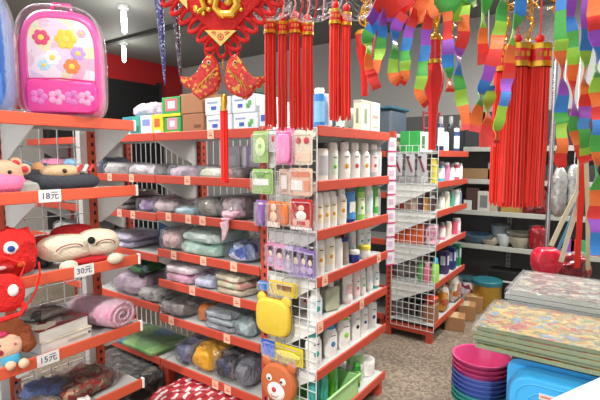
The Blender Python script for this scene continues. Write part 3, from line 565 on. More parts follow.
G('dark green garment pack on the fifth shelf of the farther bay', 146, 277, MB_[4]+.158, .20, .26, .06, MP(['2E6A38', '4A8A50', '1E3A2A', '8098A8'], 14, 'voronoi', bump=.3))
G('grey green garment packs in shiny bags at the right end of the fifth shelf', 163, 318, MB_[4], .22, .30, .06, MP(['7C8078', '98988C', 'A8A0A0', '6A6A60'], 9, 'noise', bump=.7))
# printed mat on the bottom shelf
garment('green and blue printed play mat in clear bag on the bottom shelf', (GX+.14, onX(150, 348, GX+.14).y, MB_[5]+.002), -PI/2, .50, .32, .035, MP(['5C8A48', '7CA060', '3E6A8C', '8C4A48', '4A7A40', '6E9A58', '507E9C'], 7, 'voronoi', bump=.2, dist=.1), name='play_mat', cat='mat', e=.15, seed=3)
# third bay, seen through the toy unit's wires
for i, (lv, dy, w, m, lk) in enumerate(((MB_[1], .2, .3, MP(['2E86B8', '50A4D0'], 6, 'noise'), 'sky blue package seen through the wires on the second shelf'), (MB_[1]+.001, .55, .3, MP(['C83878', 'E06098'], 6, 'noise'), 'magenta package seen through the wires on the second shelf'), (MB_[2], .3, .5, GREYP, 'grey garment pile seen through the wires on the third shelf'), (MB_[3], .3, .5, GREYP, 'grey garment pile seen through the wires on the fourth shelf'), (MB_[4], .3, .5, DARKM, 'dark garment pile seen through the wires on the fifth shelf'))):
    garment(lk, (GX+.165, GY+2*GL+.02+dy, lv+.002), -PI/2, w, .28, .11, m, seed=i+40)
# on the floor by the gondola
garment('red and white checked laundry bag on the floor under the long shelving', (GX-.02, onX(215, 392, GX).y+.02, .001), -PI/2, .62, .5, .15, MP(['A82430', 'D8C8C8', 'B83040', '8C1C28'], 22, 'checker', bump=.1), name='checked_bag', cat='bag', film=False, group=None, e=.45, seed=5)
garment('dark packaged toys in clear film on the floor behind the toy shelves', (GX-.1, onX(140, 372, GX).y+.05, .001), -PI/2, .62, .4, .13, MP(['101214', '2C2E30', '08080A', '4C5048', '1A1C20', '6A6458'], 26, 'voronoi', bump=.8, dist=.1), name='toy_package', cat='package', group=None, e=.4, seed=9)
# other side of the gondola seen through wires
for i, (yy, z, h, c, lk) in enumerate(((1.75, NB[1], .2, 'B8A8D0', 'lilac box seen through the wires behind the thin red tassel'), (1.95, NB[1], .19, 'C8C4C8', 'grey-white box seen through the wires behind the second shelf'), (1.62, NB[1], .2, '5C8CC0', 'blue box seen through the wires near the wire side panel'), (1.8, NB[4], .15, '5A4C78', 'dark purple box seen through the wires behind the pink shirts'), (1.60, NB[4], .15, 'E03078', 'hot pink box seen through the wires by the wire side panel'), (2.6, NB[3]-.04, .16, '28507C', 'dark blue box seen through the wires of the farther bay'))):
    carton('box', lk, 'box', (GX+.285, yy, z+.001), -PI/2, .15, .07, min(h, .19), M(c, .5), [(.2, .8, .3, .7, M('D8D8DC'))], 'boxes at the back of the long shelving', False)
# ---------------------------------------------------------------- cartons on top of the gondola
zt = NB[0]+.001
def top(name, label, px0, px1, h, mat, dec, zz=zt, dep=.24, xo=.16, cat='box', group=None, tape=False):
    a, c = onX(px0, 120, GX+.04), onX(px1, 120, GX+.04); return carton(name, label, cat, (GX+xo, (a.y+c.y)/2, zz), -PI/2, abs(a.y-c.y)-.004, dep, h, mat, dec, group, tape)
yel = M('E8CC28', .45); DG = M('2E9A48', .45)
top('detergent_bag', 'teal packet at the left end of the top shelf row', 107, 121, .10, M('3C9C9C', .4, coat=.4), [(.1, .9, .5, .9, M('7CCCC8'))])
top('detergent_bag', 'teal and white tall packet beside the teal one on the top shelf', 122, 131, .13, M('2E8C9C', .4, coat=.4), [(.1, .9, .1, .5, W_)])
top('detergent_bag', 'green-teal tall packet left of the white packets', 131, 140, .13, M('3CA08C', .4, coat=.4), [(.1, .9, .2, .5, M('206A5A'))])
top('detergent_bag', 'white and lilac packet on the top shelf', 140, 152, .13, M('D0CCD8', .4, coat=.4), [(.2, .8, .5, .8, M('7C8CC0')), (.2, .8, .1, .3, M('E8D8D8'))])
top('detergent_bag', 'yellow packet left of the green and red boxes', 152, 163, .13, yel, [(.2, .7, .4, .8, M('D86030')), (.2, .8, .05, .25, W_)])
top('detergent_box', 'green box with pink flower print, lower of the stacked two', 164, 181, .105, DG, [(.2, .8, .3, .95, M('E8889C')), (.35, .65, .45, .8, M('F4D0D8')), (.1, .9, .03, .18, yel)])
top('detergent_box', 'green box with pink flower print, upper of the stacked two', 162, 182, .12, DG, [(.2, .8, .3, .9, M('E8687C')), (.32, .68, .42, .78, M('F4D8DC')), (.05, .95, .03, .16, yel)], zt+.107)
cb = M('9C6A4A', .75, var=.08, scale=14)
top('cardboard_carton', 'brown cardboard carton on the top shelf, lower of two', 182, 204, .115, cb, [(.55, .85, .3, .45, M('6A4028'))], tape=True)
top('cardboard_carton', 'brown cardboard carton on the top shelf, upper of two', 180, 203, .115, M('A0704C', .75, var=.08, scale=14), [], zt+.118, tape=True)
wc = M('D4DCE0', .5, var=.03)
for i, (p0, p1, zz, lk) in enumerate(((206, 232, 0, 'white carton with blue and green leaf mark, bottom left of the stack'), (205, 231, .098, 'white carton with blue and green leaf mark, top left of the stack'), (233, 258, 0, 'white carton with blue mark, bottom right of the stack by the tassels'), (232, 256, .098, 'white carton with blue and green leaf mark, top right of the stack'))):
    top('tissue_carton', lk, p0, p1, .096, wc, [(.25, .45, .3, .5, M('3A5AB0')), (.62, .75, .25, .5, M('4A9A48')), (.7, .82, .4, .65, M('5CB050')), (.1, .5, .7, .76, M('8CA0C8'))], zt+zz, group='white cartons with leaf marks on the top shelf')
top('dark_green_bag', 'dark green bag lying on top of the white cartons', 238, 256, .06, M('2E4A2C', .6, bump=.4), [], zt+.198, cat='bag')
top('tissue_carton', 'white carton behind the red tassels', 259, 268, .16, wc, [(.2, .8, .3, .5, M('3A5AB0'))])
garment('mauve soft bundle behind the yellow packets on the top shelf', (GX+.22, onX(150, 100, GX+.2).y, zt+.13), -PI/2, .30, .14, .10, LILAC, seed=77, film=False, e=.6, group=None); 
carton('storage_box', 'dark box at the back of the top shelf supporting the mauve bundle', 'box', (GX+.24+.06, onX(150, 100, GX+.2).y, zt), -PI/2, .3, .10, .125, M('3A3438'), None, None, False)

# ---------------------------------------------------------------- toys and bags on the left unit
ZL = [l+.001 for l in LV]
def outline(pts): return pts
# pink backpack
def backpack(label, loc, rz, w, h, d, main, dark, pic, petals):
    t = thing('backpack', label, 'backpack', loc, rz, 'school backpacks on the toy shelf')
    N = 40; o = []
    for k in range(N):
        a = 2*PI*k/N; e = .55 if math.sin(a) > 0 else .35
        o.append((math.copysign(abs(math.cos(a))**e, math.cos(a))*w/2*(1-.06*max(0, math.sin(a))), h/2+math.copysign(abs(math.sin(a))**e, math.sin(a))*h/2))
    B().pillow(o, -d/2, d/2, main, .13, rings=6).build('body', t)
    cz = h*.5
    def sc(s, x0=0, z0=0, f=1): return [(x*s+x0, cz+(z-cz)*s*f+z0) for x, z in o]
    b = B(); b.tube([(x, -d*.33, z) for x, z in sc(.93)], .008, dark, 8, True); b.build('piping', t)
    b = B(); b.pillow(sc(.80, 0, h*.08, .82), -d/2-.008, -d*.2, pic, .05, rings=3); p = b.build('picture_panel', t)
    B().tube([(x, -d/2-.001, z) for x, z in sc(.81, 0, h*.08, .82)], .005, main, 6, True).build('panel_piping', t)
    q = B(); 
    for i, (px, pz, r_, m) in enumerate(petals):
        for k in range(6): 
            a = 2*PI*k/6; q.ball((px*w+r_*w*.6*math.cos(a), -d/2-.009, pz*h+r_*w*.6*math.sin(a)), r_*w*.42, m, sy=.08, n=10)
        q.ball((px*w, -d/2-.011, pz*h), r_*w*.35, M('F0D860'), sy=.1, n=10)
    q.build('flower_print', p)
    pk = B(); pk.pillow(rrect(w*.84, h*.30, w*.1, z=h*.05), -d/2-.04, -d*.2, dark, .1); pocket = pk.build('front_pocket', t)
    f = B()
    for k, x in enumerate((-.26, -.06, .12, .28)): 
        for a in range(5): f.ball((x*w+.02*math.cos(a*1.257), -d/2-.04, h*.19+.02*math.sin(a*1.257)), .014, M('F0A8CC' if k % 2 else 'E07AC0'), sy=.2, n=8)
    f.build('pocket_print', pocket); B().tube([(-w*.4, -d/2-.015, h*.35), (0, -d/2-.03, h*.36), (w*.4, -d/2-.015, h*.35)], .004, M('D84888'), 6).build('zip', t)
    B().tube([(-w*.12, 0, h*.985), (-w*.1, 0, h+.03), (w*.1, 0, h+.03), (w*.12, 0, h*.985)], .009, dark, 8).build('carry_handle', t)
    bg = B(); bg.pillow([(x*1.07, cz+(z-cz)*1.02+.004) for x, z in o], -d/2-.065, d/2+.015, FILM2, .1, rings=5); bg.build('clear_bag', t)
    return t
pB = onZ(62, 111, ZL[0]); pkp = M('F25FA8', .45, coat=.3, var=.05)
PIC = MP(['F6DCE6', 'F0B8D0', 'F4E4B8', 'E8D0E8', 'F2C8D8', 'F6E8EE', 'E8E0C0'], 14, 'voronoi', bump=0, dist=.08)
backpack('pink backpack with flower picture panel in a clear bag', (XE-.26, YF+.115, ZL[0]), -.62, .335, .475, .13, pkp, M('F03F9C', .45, coat=.3, var=.05), PIC, [(-.22, .72, .1, M('E04878')), (.06, .72, .13, M('F0D048')), (.2, .6, .09, M('C8A0E0')), (-.1, .55, .1, M('F8F0F4')), (.12, .48, .1, M('E88848')), (-.2, .48, .07, M('B0D8E8')), (.25, .78, .06, M('F4B8D0'))])
backpack('blue backpack at the left edge of the photo with red and white picture', (XE-.605, YF+.21, ZL[0]), -.62, .335, .52, .13, M('3A6CB8', .45, coat=.3), M('4A86D0', .45, coat=.3), MP(['C8E0F0', 'A8D0EC', 'E8F0F4', 'B8D8EE'], 10, 'voronoi', dist=.08), [(.2, .62, .14, M('D83020')), (.3, .45, .1, M('F4F0F0')), (.1, .8, .06, M('F8F8F8')), (.28, .32, .09, M('6A3A28'))])
# blue & pink packages behind plush, second shelf
garment('bright blue package behind the grey plush mouse', (onY(28, 170, YF+.25).x, YF+.24, ZL[1]), 0, .13, .12, .12, MP(['2E9CCC', '50B8E0'], 6, 'noise'), name='toy_package', cat='package', group=None, seed=8, e=.3)
garment('magenta and pink round cushion package behind the grey plush mouse', (onY(50, 170, YF+.25).x, YF+.25, ZL[1]), 0, .16, .11, .095, MP(['D04088', 'E878A8', 'C83078'], 6, 'zwave'), name='toy_package', cat='package', group=None, seed=12, e=.5)
# plush pig
def fur(c): return M(c, .85, bump=.5, scale=140, var=.08)
x = onY(4, 190, YF+.1).x
t = thing('plush_pig', 'pink plush animal with beige face and red-lined ears, left end of the second toy shelf', 'soft toy', (x-.03, YF+.11, ZL[1]), -.3)
B().soft(.13, .09, .045, fur('F07CA8'), e=.7, c=(-.02, -.01, .045), nz=.01).build('body', t)
h_ = B().soft(.085, .06, .055, fur('D8B090'), e=.8, c=(.02, .0, .085)).build('head', t)
B().ball((.05, -.056, .09), .008, BLACK).build('eye', h_); B().ball((-.03, -.056, .09), .008, BLACK).build('eye', h_)
for (ex, ez) in ((.075, .125), (.105, .10)):
    e = B().ball((ex, -.02, ez), .024, fur('D8B090'), sy=.5).build('ear', t); B().ball((ex, -.03, ez), .014, M('C83038'), sy=.4).build('ear_lining', e)
# grey plush with beige muzzle
x = onY(62, 190, YF+.1).x
t = thing('plush_mouse', 'dark grey plush animal with beige face lying on the second toy shelf', 'soft toy', (x-.01, YF+.12, ZL[1]), -.3)
b = B(); gr = fur('3C4048'); b.soft(.175, .085, .042, gr, e=.75, c=(0.01, 0, .042), nz=.012, nu=36); b.soft(.08, .06, .045, gr, e=.85, c=(-.07, .01, .06)); b.build('body', t)
hd = B().soft(.085, .05, .032, fur('D4B48C'), e=.9, c=(.01, -.025, .085)).build('face', t)
B().ball((.02, -.072, .09), .01, M('4A2820')).build('nose', hd); B().ball((-.075, -.02, .105), .025, fur('E0A878'), sy=.5).build('ear', t)
st = B()
for k in range(3): st.tube([(.075+.025*k, -.055+.006*k, .085), (.095+.025*k, -.05+.01*k, .115)], .008, M('C83038' if k % 2 == 0 else 'F0E0D8'), 8)
st.build('striped_scarf', t)
garment('grey cloth bag standing between the pink and the grey plush', (onY(27, 190, YF+.06).x, YF+.05, ZL[1]), -.4, .07, .07, .05, M('A8A8A0', .7), name='cloth_bag', cat='bag', group=None, film=False, seed=2)
# third shelf: white cat with red hat
x = onY(80, 268, YF+.1).x
t = thing('plush_cat', 'cream plush with closed stitched eyes and red hat, lying on the third toy shelf', 'soft toy', (x, YF+.09, ZL[2]), -.12)
cr = fur('E8DCC4'); b = B(); b.soft(.115, .075, .062, cr, e=.8, c=(-.065, 0, .085), nz=.008); b.soft(.10, .075, .065, cr, e=.8, c=(.075, 0, .09), nz=.008); b.soft(.06, .06, .05, cr, e=.8, c=(0, 0, .075))
b.build('head', t)
B().ball((.02, -.078, .115), .017, fur('181014')).build('nose', t)
for (cx, w, tilt) in ((-.075, .055, .1), (.085, .045, -.05)):
    B().tube([(cx+w*math.cos(a), -.077-.004*math.sin(a), .088+.022*math.sin(a)+tilt*w*math.cos(a)*.6) for a in [PI*k/8 for k in range(9)]], .0026, M('8A1820'), 6).build('closed_eye', t)
b = B(); b.soft(.10, .05, .05, fur('B8141C'), e=.8, c=(-.01, .05, .13)); b.soft(.06, .05, .04, fur('B8141C'), e=.8, c=(-.13, .06, .10)); b.build('hat', t)
for cx in (-.085, .125): B().ball((cx, -.085, .015), .04, cr, sy=.6, sz=.65, n=16).build('paw', t)
B().soft(.085, .03, .014, fur('B8141C'), e=.8, c=(.02, -.062, .022)).build('collar', t)
# tartan bag behind
garment('dark checked cushion between the red plush and the cream plush', (onY(42, 268, YF+.16).x, YF+.18, ZL[2]), -.4, .13, .10, .13, MP(['18202C', '3A4450', '10141C', '586068'], 40, 'checker'), name='cushion', cat='cushion', group=None, film=False, e=.5, seed=4)
# red plush head with round eye
x = onY(8, 260, YF+.08).x
t = thing('plush_monster', 'shaggy bright red plush with one round eye showing, left end of the third toy shelf', 'soft toy', (x+.0, YF+.09, ZL[2]), FACE*.5)
rf = M('E01C18', .8, bump=1, scale=70, var=.2)
B().soft(.105, .09, .10, rf, e=.8, c=(0, 0, .10), nz=.02, nu=40, nv=20, fr=30).build('head', t)
for s in (-1, 1):
    e = B().ball((.0+s*.045-.02, -.085, .135), .027, W_, sy=.5, n=16).build('eye', t); B().ball((s*.045-.018, -.1, .135), .013, M('204A98'), sy=.4).build('pupil', e)
B().soft(.05, .03, .022, M('B01014', .6), e=.9, c=(-.015, -.088, .06)).build('mouth', t); B().soft(.02, .012, .008, M('E8A0A0'), e=.9, c=(-.01, -.117, .065)).build('tongue', t)
B().ball((.055, -.08, .07), .014, M('F08020')).build('nose', t)
# red backpack-like plush with white spot under it (hanging in front)
q = onY(5, 290, YF-.035)
t = thing('plush_purse', 'red plush purse with a white oval patch hanging below the red shaggy plush', 'purse', (q.x, YF-.04, .885), -.25)
b = B(); b.soft(.062, .022, .075, rf, e=.8, c=(0, 0, .10), nz=.008); b.build('body', t); B().ball((.022, -.022, .11), .024, W_, sx=.75, sy=.3, n=16).build('patch', t)
B().tube([(.045, 0, .06), (.06, -.01, .03), (.04, -.015, .01), (-.03, -.015, .0)], .010, rf, 8).build('arm', t)
B().tube([(.05, 0, .15), (.07, .0, .20), (.0, .04, .235), (-.07, 0, .20), (-.05, 0, .15)], .004, RED, 6).build('strap', t)
# red cord
tag(B().tube([onY(39, 262, YF-.015), onY(40, 275, YF-.02), onY(36, 290, YF-.03), onY(30, 302, YF-.03), onY(22, 308, YF-.03), onY(10, 300, YF-.03)], .004, RED, 6).build('cord'), 'thin red cord dangling from the third toy shelf', 'cord')
# fourth shelf: boxed books
x0 = onY(25, 335, YF+.02)
bk = M('E9E6DF', .6, var=.03)
def bookbox(label, cx, cy, z, w, d, h, cover, rz, handle=False):
    t = thing('gift_box', label, 'box', (cx, cy, z), rz, 'flat boxes on the fourth toy shelf')
    B().box(-w/2, w/2, -d/2, d/2, 0, h-.006, bk, bev=.002).build('box_body', t, False); B().box(-w/2-.002, w/2+.002, -d/2-.002, d/2+.002, h-.006, h, cover).build('lid', t, False)
    if handle:
        b = B(); b.box(.0, .085, -d/2-.004, -d/2, h*.45, h*.6, M('C8C2B0')); b.box(.10, .11, -d/2-.004, -d/2, h*.5, h*.66, M('6A5A40')); b.build('clasp', t, False)
    return t
cx = onY(52, 320, YF+.13).x
bookbox('cream box with clasp, lower of the flat boxes', cx-.0, YF+.14, ZL[3], .235, .24, .055, M('E0D8C4', .6), .10, True)
bookbox('white box with dark red printed lid, upper of the flat boxes', cx-.015, YF+.145, ZL[3]+.056, .235, .24, .055, MP(['6A1820', '8C8078', 'B8B0A0', '5A5450', '7C1C28'], 18, 'voronoi'), .16)
garment('wrinkled black and white plastic pouch lying on the flat boxes', (cx-.02, YF+.19, ZL[3]+.113), .3, .17, .14, .03, MP(['50504C', 'A8A49C', '302E2C', 'D0CCC4'], 20, 'voronoi', bump=.8), name='plastic_pouch', cat='pouch', group=None, seed=6, e=.5)
# pink blanket roll
x = onY(112, 322, YF+.1).x
t = thing('blanket_roll', 'pink rolled blanket in clear plastic at the right end of the fourth toy shelf', 'blanket', (x-.03, YF+.145, ZL[3]), .22)
Ty = R(0, 0, 90) @ R(90)
rp = []; 
b = B(); pk2 = MP(['D86C9C', 'E48CB4', 'C85C90'], 7, 'noise', bump=.5, rough=.6)
n = 34; pts = [(-.0+math.cos(2*PI*k/n)*.088, .070+math.sin(2*PI*k/n)*.066) for k in range(n)]
b.pillow(pts, -.14, .14, pk2, .12, T=R(0, 0, 0)); b.build('blanket', t)
sp_ = B(); sp_.tube([(math.cos(a)*(.008+.0050*a), -.142, .07+math.sin(a)*(.006+.0038*a)) for a in [k*.35 for k in range(40)]], .005, M('F4C8DC', .6), 6); sp_.ball((.0, -.138, .072), .022, M('5A3848'), sx=1.4, sy=.4, sz=.6); sp_.build('rolled_end', t)
B().pillow([(x_*1.06, .0745+(z_-.07)*1.05) for x_, z_ in pts], -.155, .155, FILM, .15).build('clear_bag', t)
garment('clear bag of grey-pink fabric behind the pink blanket roll', (onY(92, 300, YF+.22).x, YF+.23, ZL[3]), .1, .2, .13, .10, MP(['B0A098', 'C8BCB4', '989088', 'C8A8B0'], 9, 'noise', bump=.9), group=None, seed=21, e=.6)
# doll plush
x = onY(10, 355, YF+.03).x
t = thing('plush_doll', 'plush doll with brown yarn hair and blue dress, left end of the fourth toy shelf', 'soft toy', (x, YF+.04, ZL[3]), -.5)
B().soft(.06, .04, .05, fur('F0C4A4'), e=.9, c=(-.005, -.015, .085)).build('head', t)
b = B(); hb = M('8A4420', .85, bump=.8, scale=90)
b.soft(.08, .05, .065, hb, e=.9, c=(0, .02, .11), nz=.012, fr=30); b.soft(.03, .035, .045, hb, e=.9, c=(.065, 0, .085), nz=.01, fr=30); b.build('hair', t)
B().soft(.035, .02, .012, M('D83868'), e=.9, c=(-.03, -.03, .138)).build('bow', t)
B().soft(.035, .03, .032, M('48A8CC', .8), e=.8, c=(.01, -.02, .032)).build('dress', t)
for s in (0, 1): B().ball((.01+.045*s, -.045, .012), .02, fur('F0C4A4'), n=12).build('foot', t)
B().ball((-.022, -.055, .072), .012, M('A82038'), sy=.3).build('mouth', t)
for s in (-1, 1): B().ball((.005+s*.026, -.052, .10), .005, M('C04868')).build('eye', t)
# fifth shelf
x = onY(95, 385, YF+.1).x
garment('red and brown patterned cloth in clear bag on the fifth toy shelf', (x-.04, YF+.17, ZL[4]), .1, .27, .25, .075, MP(['8C2A28', 'A84038', '6A4A40', 'C8A080', '8A7A60', 'A82C30'], 30, 'voronoi', bump=.8, dist=.1), group=None, seed=31, e=.6)
garment('blue package behind the red cloth on the fifth toy shelf', (onY(45, 378, YF+.2).x, YF+.2, ZL[4]), .1, .17, .2, .09, MP(['2050A8', '3A6CC8', '18305A'], 7, 'noise', bump=.6), name='toy_package', cat='package', group=None, seed=33, e=.6)
garment('shiny clear and grey packages at the front of the fifth toy shelf', (onY(30, 400, YF+.05).x, YF+.06, ZL[4]), .2, .20, .12, .085, MP(['B0A8C0', 'D0C8D0', '8C7C70', 'C89A40'], 10, 'noise', bump=.9), name='toy_package', cat='package', group=None, seed=35, e=.5)
garment('small white folded packet at the front of the fifth toy shelf', (onY(84, 397, YF+.03).x, YF+.035, ZL[4]), -.3, .05, .04, .03, W_, name='packet', cat='packet', group=None, seed=36, film=False)

# ---------------------------------------------------------------- rear end unit goods
def cz(i): return CV[i]+.001
def cx_(px, Y, py=200): return min(XC+LC-.04, onY(px, py, Y).x)
def c_row(level, spec, group):
    for (name, label, cat, px, yo, r, h, kind, body, cap, lab) in spec:
        z = cz(level)
        if kind == 'box': carton(name, label, cat, (cx_(px, YC+yo), YC+yo, z), 0, r*2, .07, h, body, [(.15, .85, .3, .7, lab)] if lab else None, group, False)
        else: bottle(name, label, (cx_(px, YC+yo), YC+yo, z), r, h, body, cap, lab, kind, group, cat=cat)
g0 = 'goods on the rear end unit'
def side(px, py, X=XC): q = onX(px, py, X); return q
def c_side(name, label, px, lv, w, d, h, mat, dec=None, cat='box', xo=.10):
    """a thing seen through the side wires, positioned along Y"""
    q = side(px, 200, XC+xo-w/2); return carton(name, label, cat, (XC+xo, q.y, cz(lv)), -PI/2, d, w, h, mat, dec, g0, False)
c_side('green_box', 'bright green box on top of the rear end unit', 408, 0, .14, .16, .17, M('2EA048', .4), [(.48, .52, 0, 1, M('8CD098'))], xo=.11)
c_side('white_box', 'narrow white box with green print beside the green box', 422, 0, .12, .06, .16, W_, [(.3, .7, .2, .8, M('4A8A50'))], xo=.11)
c_side('white_box', 'wide white box behind the grey shaver packs', 408, 1, .16, .22, .10, M('D8D8D4'), [(.1, .9, .4, .6, M('C0C8C8'))], xo=.13)
c_side('box', 'yellow narrow box at the corner of the second rear shelf', 432, 1, .05, .04, .2, M('D8CC50'), None, xo=.03)
for i, (px, c, lk) in enumerate(((396, 'B88048', 'tan'), (402, 'C83C2C', 'red'), (408, 'D8A088', 'salmon'), (414, 'E8D0B8', 'cream'), (420, '5A2C28', 'dark brown'), (426, 'D89A38', 'amber'), (432, '4A3030', 'maroon'))):
    q = side(px, 200, XC+.06); bottle('nail_polish_bottle', f'{lk} bottle seen through the wires on the third rear shelf', (XC+.07, q.y, cz(2)), .022, .13, M(c, .3, coat=.5), BLACK if i % 2 else W_, None, 'slim', 'bottles behind the wires of the third rear shelf')
for i in range(5): 
    px = 397+i*6.0; q = side(px, 250, XC+.05); carton('orange_packet', lab_from(i, 'orange packet', 'in the fourth rear shelf row'), 'packet', (XC+.07, q.y, cz(3)), -PI/2, .045, .07, .165, M('E8682C', .45), [(.1, .9, .7, .74, M('F4A878'))], 'orange packets behind the wires', False)
garment('pale pink floral pack at the corner of the fourth rear shelf', (XC+.07, side(431, 250, XC+.05).y, cz(3)), -PI/2, .075, .08, .16, MP(['E8B0C4', 'F4DCE4', 'D88CA8'], 30, 'voronoi'), name='floral_packet', cat='packet', group=g0, seed=5)
garment('brown fabric bundle on the fifth rear shelf behind wires', (XC+.14, side(404, 270, XC+.1).y, cz(4)), -PI/2, .16, .18, .13, MP(['6A584C', '8C7868', '544840'], 8, 'noise', bump=.5), name='fabric_bundle', cat='bundle', group=g0, seed=6, film=False, e=.7)
for i, (px, yo, c, cc, lk, h) in enumerate(((421, .0, '58B048', '3A8030', 'green bottle', .19), (427, 0, 'F0709C', 'F8B0C8', 'pink bottle', .17), (435, 0, '9ADC58', '40A8C8', 'lime bottle with blue cap', .21))):
    q = side(px, 270, XC+.04); bottle('toy_bottle', lk+' at the corner of the fifth rear shelf', (XC+.05, q.y, cz(4)), .03, h, M(c, .35, coat=.4), M(cc), None, 'shampoo', g0)
for i, (px, c, lk) in enumerate(((446, '3C3060', 'dark purple box on the fifth rear shelf'), (453, '283878', 'navy box on the fifth rear shelf'), (460, '34885C', 'sea green box on the fifth rear shelf'))):
    carton('box', lk, 'box', (cx_(px, YC+.06), YC+.06, cz(4)), 0, .07, .07, .2, M(c, .4, coat=.3), [(.2, .8, .4, .8, M('D0D0E0'))], g0, False)
# bottom shelf: glass cups, orange bag
gl = M('7A7074', .25, .0, .8, .3, scale=20)
for i, (px, c) in enumerate(((400, '8C8888'), (407, '5C4C50'), (414, '483C40'), (421, '705A60'), (428, '60484C'))):
    q = side(px, 300, XC+.1); t = thing('glass_cup', lab_from(i, 'dark glass cup', 'in the row on the bottom rear shelf'), 'cup', (XC+.12, q.y, cz(5)), -PI/2, 'glass cups on the bottom rear shelf')
    B().lathe([(.02, 0), (.028, .01), (.034, .12), (.031, .12), (.022, .015)], M(c, .15, coat=.9), 16).build('bowl', t); B().tube([(.03, 0, .1), (.055, 0, .09), (.055, 0, .05), (.028, 0, .03)], .004, M(c, .2), 6).build('handle', t)
garment('clear and grey packaged goods piled behind the glass cups', (XC+.26, side(415, 290, XC+.26).y, cz(5)), -PI/2, .22, .16, .2, DARKM, name='packaged_goods', cat='package', group=g0, seed=15, e=.5)
t = thing('red_bowl', 'red plastic bowl with lid on the bottom rear shelf', 'bowl', (XC+.09, side(432, 300, XC+.05).y+.02, cz(5)+.15)); 
B().lathe([(.03, 0), (.05, .02), (.055, .05), (.05, .055)], M('D8301C', .35, coat=.5), 18).build('bowl', t); B().lathe([(.056, .05), (.03, .065), (.008, .07)], M('E04828', .35), 18).build('lid', t)
carton('cardboard_box', 'small brown box under the red plastic bowl', 'box', (XC+.09, side(432, 300, XC+.05).y+.02, cz(5)), 0, .1, .1, .149, cb, None, g0, False)
for i, (px, c, lk, hh) in enumerate(((444, 'E8A030', 'orange patterned bag', .22), (455, 'E8E0D0', 'white bag with orange stripe', .24), (463, 'D05858', 'red and white bag', .2))):
    garment(lk+' at the front of the bottom rear shelf', (cx_(px, YC+.07), YC+.07, cz(5)), 0, .11, .1, hh, MP([c, 'E8C890', c, 'C86030', 'F4ECE0'], 18, 'voronoi'), name='snack_bag', cat='bag', group=g0, seed=i+60, e=.5)
# goods on the front shelves
for lv, xs in ((0, [(440, '1C2C50', .29, 'navy'), (445, 'E8E4D8', .17, 'ivory'), (450, '20242C', .31, 'black'), (456, '2A4878', .22, 'dark blue'), (462, '141820', .3, 'jet black')]), (1, [(441, '50A8C0', .17, 'turquoise'), (446, 'E080A8', .16, 'rose'), (451, 'E8E8E4', .15, 'white'), (456, 'D85870', .16, 'crimson'), (461, 'E8D8D8', .15, 'blush'), (466, 'F0F0EC', .15, 'milk white')]), (2, [(441, 'C8D4C0', .14, 'sage'), (446, 'E8E4C8', .14, 'cream'), (451, '58A088', .15, 'green'), (456, 'D8D8DC', .14, 'silver'), (461, 'C8B060', .15, 'mustard'), (466, '7890A8', .13, 'slate blue')]), (3, [(442, 'E880A0', .15, 'pink'), (448, 'F0D8C8', .14, 'peach'), (454, 'E05070', .15, 'coral'), (460, 'F4B8C8', .14, 'pale pink'), (466, 'A8D048', .13, 'lime')])):
    for i, (px, c, h, nm) in enumerate(xs):
        bottle('cosmetic_bottle', f'{nm} bottle on the {["top", "second", "third", "fourth"][lv]} front shelf of the rear end unit', (cx_(px, YC+.06, 150+lv*30), YC+.06, cz(lv)), .03, h, M(c, .35, coat=.4), W_ if i % 2 else M('8C8C90'), W_ if i % 3 == 0 else None, 'slim' if i % 2 else 'shampoo', g0)
# grey shavers hung on the wires
for i, px in enumerate((398, 410, 422)):
    q = side(px, 168, XC-.02); t = thing('shaver_pack', lab_from(i, 'blister pack with dark red-handled tool', 'on the rear wire panel'), 'pack', (XC-.02, q.y, q.z-.06), -PI/2, 'blister packs on the rear wire panel')
    B().prism(rrect(.075, .17, .01), -.002, .002, M('C8C8CC', .3, coat=.6)).build('card', t, False)
    b = B(); b.tube([(-.02, -.01, .14), (0, -.014, .09), (.02, -.01, .03)], [.006, .009, .007], M('6A1824'), 8); b.box(-.03, -.005, -.014, -.004, .135, .155, M('303034')); b.build('tool', t)
    B().tube([(0, 0, .165), (0, -.004, .175), (0, .02, .176)], .002, CHROME, 6).build('hook', t)
# pink patterned pouch, top left of rear wire panel... and blue plastic bins on top of the rear gondola
q0 = at(396, 100, 4.2)
t = thing('storage_bin', 'large slate blue plastic bin with teal rim on top of the rear aisle shelving', 'bin', (XC+.22, YC+DC+.35, 1.546), -PI/2)
B().box(-.3, .3, -.17, .17, 0, .36, M('4E5A66', .5, coat=.2), bev=.02).build('body', t, False); B().box(-.315, .315, -.185, .185, .36, .385, M('2A6478', .45), bev=.008).build('rim', t, False)
garment('yellow-green wrapped bundle beside the green box on the rear unit', (XC+.12, YC+.36, cz(0)), -PI/2, .16, .15, .09, MP(['A8A048', 'C8C070', '787840'], 8, 'noise', bump=.5), name='wrapped_bundle', cat='bundle', group=None, seed=18, e=.6)
t = thing('wire_stand', 'dark red rectangular metal frame standing on the rear end unit', 'frame', (XC+.28, YC+.16, cz(0)), -.6)
for zz in (.05, .2, .33): B().tube([(-.08, 0, zz), (.08, 0, zz)], .01, M('7A2C30'), 8).build('rail', t)
for s in (-1, 1): B().tube([(s*.08, 0, 0), (s*.08, 0, .34)], .01, M('7A2C30'), 8).build('post', t)
